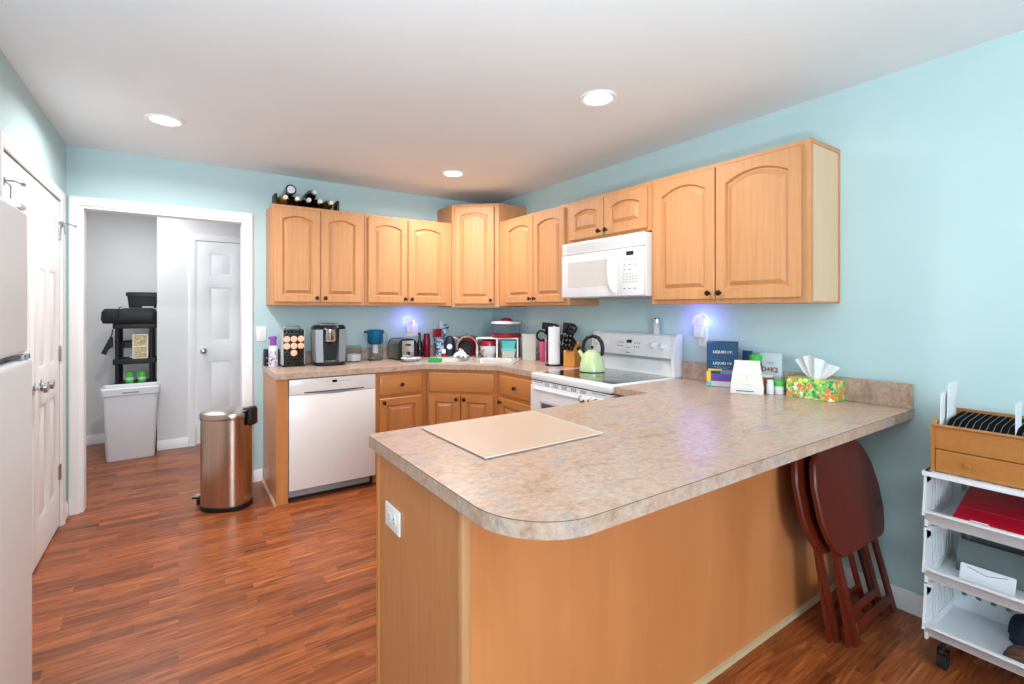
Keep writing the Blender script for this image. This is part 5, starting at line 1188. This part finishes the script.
# ------------------------------------------------------------------ stacking storage bins by the right wall
BX0, BXD, BYL, BLEN = 2.325, 0.355, 0.629, 0.52
def bin_(z0, label, casters=False):
    t = thing('stacking_storage_bin', label, 'storage bin', (BX0, BYL, z0), -PI / 2, 'white stacked storage bins by the right wall')
    Hb = 0.2135; b = B()
    # floor and the folded up front lip
    b.box(0.008, BLEN - 0.008, 0.03, BXD, 0.012, 0.018)
    b.prism([(0.004, 0.03, 0.012), (0.004, -0.002, 0.058), (0.004, -0.012, 0.062), (0.004, -0.012, 0.070), (0.004, 0.002, 0.070), (0.004, 0.036, 0.018)], (BLEN - 0.008, 0, 0))
    for x in (0.0, BLEN - 0.008):
        # side panel with slots: front post, bars, top rail, bottom rail
        n = 8; fr = []
        for i in range(n + 1):
            a = i / n; fr.append((-0.012 + 0.028 * math.sin(a * PI * 0.5) * 0.9, 0.05 + (Hb - 0.05) * a))
        b.prism([(x, y, z) for y, z in fr] + [(x, y + 0.048 + 0.03 * (1 - z / Hb), z) for y, z in fr[::-1]], (0.008, 0, 0))
        b.box(x, x + 0.008, 0.02, BXD, 0.0005, 0.05); b.box(x, x + 0.008, 0.016, BXD, Hb - 0.045, Hb)
        for i in range(8): b.box(x + 0.003, x + 0.0055, 0.070 + i * 0.036, 0.093 + i * 0.036, 0.05, Hb - 0.045)
    b.box(0.008, BLEN - 0.008, BXD - 0.007, BXD, 0.012, 0.075); b.box(0.008, BLEN - 0.008, BXD - 0.007, BXD, Hb - 0.03, Hb)
    for i in range(12): b.box(0.006 + i * 0.0435, 0.033 + i * 0.0435, BXD - 0.007, BXD, 0.075, Hb - 0.03)
    if not casters and z0 > 0.5: b.box(-0.004, BLEN + 0.004, 0.004, 0.03, Hb - 0.016, Hb)
    b.box(0, 0.02, 0.012, BXD, Hb - 0.008, Hb); b.box(BLEN - 0.02, BLEN, 0.012, BXD, Hb - 0.008, Hb)
    put(b, 'basket', 'white_plastic', t, (0, 0, 0))
    for x in (0.045, BLEN - 0.045):
        for y in (0.06, BXD - 0.04):
            b = B(); b.cyl((x, y, 0.0), (x, y, 0.0118), 0.011, n=12); put(b, 'peg', 'white_plastic', t, (0, 0, 0))
            if casters:
                b = B(); b.cyl((x, y, -0.032), (x, y, -0.0005), 0.008, n=10); b.cyl((x - 0.013, y, -z0 + 0.0265), (x + 0.013, y, -z0 + 0.0265), 0.026, n=18)
                b.box(x - 0.017, x - 0.0135, y - 0.012, y + 0.012, -z0 + 0.025, -0.03); b.box(x + 0.0135, x + 0.017, y - 0.012, y + 0.012, -z0 + 0.025, -0.03); b.box(x - .017, x + .017, y - .012, y + .012, -0.036, -0.03); put(b, 'caster', 'rubber', t, (0, 0, 0))
    return t
BZ = (0.103, 0.3175, 0.532)
bin_(BZ[2], 'top white stacking bin holding the red binder'); bin_(BZ[1], 'middle white stacking bin holding clear folders'); bin_(BZ[0], 'bottom white stacking bin on casters', True)
def bb(x, y, z): return (BX0 + y, BYL - x, z)
t = thing('red_binder', 'crimson vinyl binder slanting in the top white bin', 'binder', bb(0.075, 0.04, BZ[2] + 0.024), -PI / 2, rot=(0.27, 0, -PI / 2))
b = B(); b.box(0, 0.38, 0, 0.25, 0, 0.012, 0.004, 2); put(b, 'back_cover', 'crimson', t, (0, 0, 0))
b = B(); b.box(0, 0.38, -0.004, 0.25, 0.0245, 0.036, 0.004, 2); put(b, 'front_cover', 'crimson', t, (0, 0, 0))
b = B(); b.box(0.012, 0.37, 0.008, 0.245, 0.0125, 0.024); put(b, 'pages', 'paper', t, (0, 0, 0))
b = B(); b.box(0.05, 0.10, -0.0046, -0.0042, 0.0275, 0.0325); b.box(0.05, 0.10, 0.006, 0.012, 0.0362, 0.0366); put(b, 'white_label', 'paper', t, (0, 0, 0))
b = B(); b.tube([(0.0, 0.09, 0.0365), (0.38, 0.09, 0.0365)], 0.0008, 6); b.cyl((0.21, 0.07, 0.0362), (0.21, 0.07, 0.0375), 0.003); put(b, 'seam_and_snap', 'print_red', t, (0, 0, 0))
for i, (x0, y0, tilt, hh, m, lab) in enumerate([(0.07, 0.27, -0.2, 0.145, 'smoke', 'smoky clear folder at the back of the middle bin'), (0.05, 0.19, -0.3, 0.12, 'smoke', 'smoky clear folder in front of another in the middle bin'), (0.075, 0.12, -0.5, 0.06, 'paper', 'white paper wallet leaning in the middle bin')]):
    t = thing('document_folder', lab, 'folder', bb(x0, y0, BZ[1] + 0.021), rot=(tilt, 0, -PI / 2))
    b = B(); b.box(0, 0.36 if m != 'paper' else 0.15, 0, 0.012, 0, hh, 0.002, 1); put(b, 'sleeve', m, t, (0, 0, 0))
    if m == 'smoke':
        b = B(); b.box(0.01, 0.35, 0.004, 0.008, hh + 0.0002, hh + 0.006); put(b, 'edge_strip', 'black', t, (0, 0, 0))
    else:
        b = B(); b.tube([(0.02, -0.0006, 0.05), (0.075, -0.0006, 0.036), (0.13, -0.0006, 0.05)], 0.0012, 6); put(b, 'flap_line', 'print_grey', t, (0, 0, 0))
t = thing('dark_notebook', 'dark green notebook lying flat in the middle bin', 'notebook', bb(0.06, 0.04, BZ[1] + 0.0195), -PI / 2)
b = B(); b.box(0, 0.24, 0, 0.045, 0, 0.012, 0.002, 1); put(b, 'cover', 'navy_dark', t, (0, 0, 0))
def lump(cx, cy, rx, ry, hz, seed):
    b = B()
    def f(u, v):
        a = u * 2 * PI; r = math.sin(v * PI / 2)
        w1 = 1 + 0.16 * math.sin(5 * a + seed) + 0.1 * math.sin(9 * a + 2 * seed)
        z = hz * math.cos(v * PI / 2) ** 0.8 * (1 + 0.18 * math.sin(7 * a + seed * 3 + v * 6))
        return bb(cx + rx * r * math.cos(a) * w1, cy + ry * r * math.sin(a) * w1, BZ[0] + 0.0205 + max(0, z))
    b.sheet(f, 40, 12); return b
tag(lump(0.30, 0.255, 0.11, 0.065, 0.11, 1.3).build('folded_cloth', 'denim'), 'dark blue bundled cloth in the bottom white bin', 'cloth')
tag(lump(0.31, 0.105, 0.11, 0.045, 0.05, 2.1).build('paper_bag', 'brown_bag'), 'crumpled brown bag in front of the cloth in the bottom bin', 'bag')

# desk organiser on the bins
OZ = BZ[2] + 0.2135 + 0.0008
t = thing('desk_organizer', 'bamboo desktop file box with drawer on the white bins', 'organizer', (2.352, 0.612, OZ), -PI / 2)
OL, OD = 0.46, 0.25
side = [(0.0, 0.0), (0.0, 0.172), (0.05, 0.19), (OD, 0.218), (OD, 0.0)]
for x in (0.0, OL - 0.012):
    b = B(); b.prism([(x, y, z) for y, z in side], (0.012, 0, 0)); put(b, 'side_board', 'bamboo', t, (0, 0, 0))
b = B(); b.box(0.0125, OL - 0.0125, 0.002, 0.014, 0.09, 0.172); put(b, 'front_board', 'bamboo', t, (0, 0, 0))
b = B(); b.box(0.0125, OL - 0.0125, OD - 0.012, OD, 0.0, 0.215); put(b, 'back_board', 'bamboo', t, (0, 0, 0))
b = B(); b.box(0.0125, OL - 0.0125, 0.0145, OD - 0.0125, 0.0, 0.012); b.box(0.0125, OL - .0125, 0.0145, OD - .0125, 0.086, 0.094); put(b, 'floor_board', 'bamboo', t, (0, 0, 0))
b = B(); b.box(-0.002, OL + 0.002, -0.006, 0.016, 0.1725, 0.180, 0.002, 1); put(b, 'front_rail', 'bamboo', t, (0, 0, 0))
b = B(); b.box(0.014, OL - 0.014, 0.0005, 0.0135, 0.004, 0.0855, 0.001, 1); dr = put(b, 'drawer', 'bamboo', t, (0, 0, 0))
for x in (0.108, 0.352):
    b = B(); b.lathe([(0.006, 0), (0.005, 0.006), (0.010, 0.012), (0.009, 0.019), (0.001, 0.021)], n=16); put(b.xf(Matrix.Translation((x, 0.0003, 0.048)) @ Matrix.Rotation(PI / 2, 4, 'X')), 'knob', 'bamboo', dr, (0, 0, 0))
def oo(x, y, z): return (2.352 + y, 0.612 - x, OZ + z)
first = None
for i in range(22):
    x = 0.04 + i * 0.0182
    if i == 0:
        first = thing('file_divider', 'black card file divider in the bamboo box', 'divider', oo(x, 0.02, 0.0945), -PI / 2, 'black dividers in the bamboo box')
        b = B(); b.prism([(0, 0, 0), (0, 0.0, 0.082), (0, 0.05, 0.102), (0, 0.205, 0.112), (0, 0.205, 0)], (0.0158, 0, 0)); put(b, 'card', 'card_black', first, (0, 0, 0))
        b = B(); b.prism([(0.0159, 0.0, 0.0825), (0.0159, 0.05, 0.1025), (0.0159, 0.205, 0.1125), (0.0159, 0.205, 0.1105), (0.0159, 0.05, 0.1005), (0.0159, 0.002, 0.079)], (0.0007, 0, 0)); put(b, 'pale_edge', 'grey_plastic', first, (0, 0, 0))
    else: copy_thing(first, oo(x, 0.02, 0.0945))
for x0, y0, hh, ww, lean, lab in ((0.0165, 0.03, 0.20, 0.085, 0.02, 'narrow white envelope at the left end of the bamboo box'), (0.0245, 0.075, 0.235, 0.11, 0.03, 'taller white envelope second from the left end of the bamboo box')):
    t = thing('envelope', lab, 'envelope', oo(x0, y0, 0.0945), rot=(0, lean, -PI / 2))
    b = B(); b.box(0, 0.003, 0, ww, 0, hh, 0.0008, 1); put(b, 'sheet', 'paper', t, (0, 0, 0))
t = thing('envelope', 'white folded letter toward the right end of the bamboo box', 'envelope', oo(0.0401 + 10 * 0.0182 - 0.0018, 0.03, 0.0945), rot=(0, 0.0, -PI / 2))
b = B(); b.box(0, 0.0014, 0, 0.09, 0, 0.19, 0.0003, 1); put(b, 'sheet', 'paper', t, (0, 0, 0))
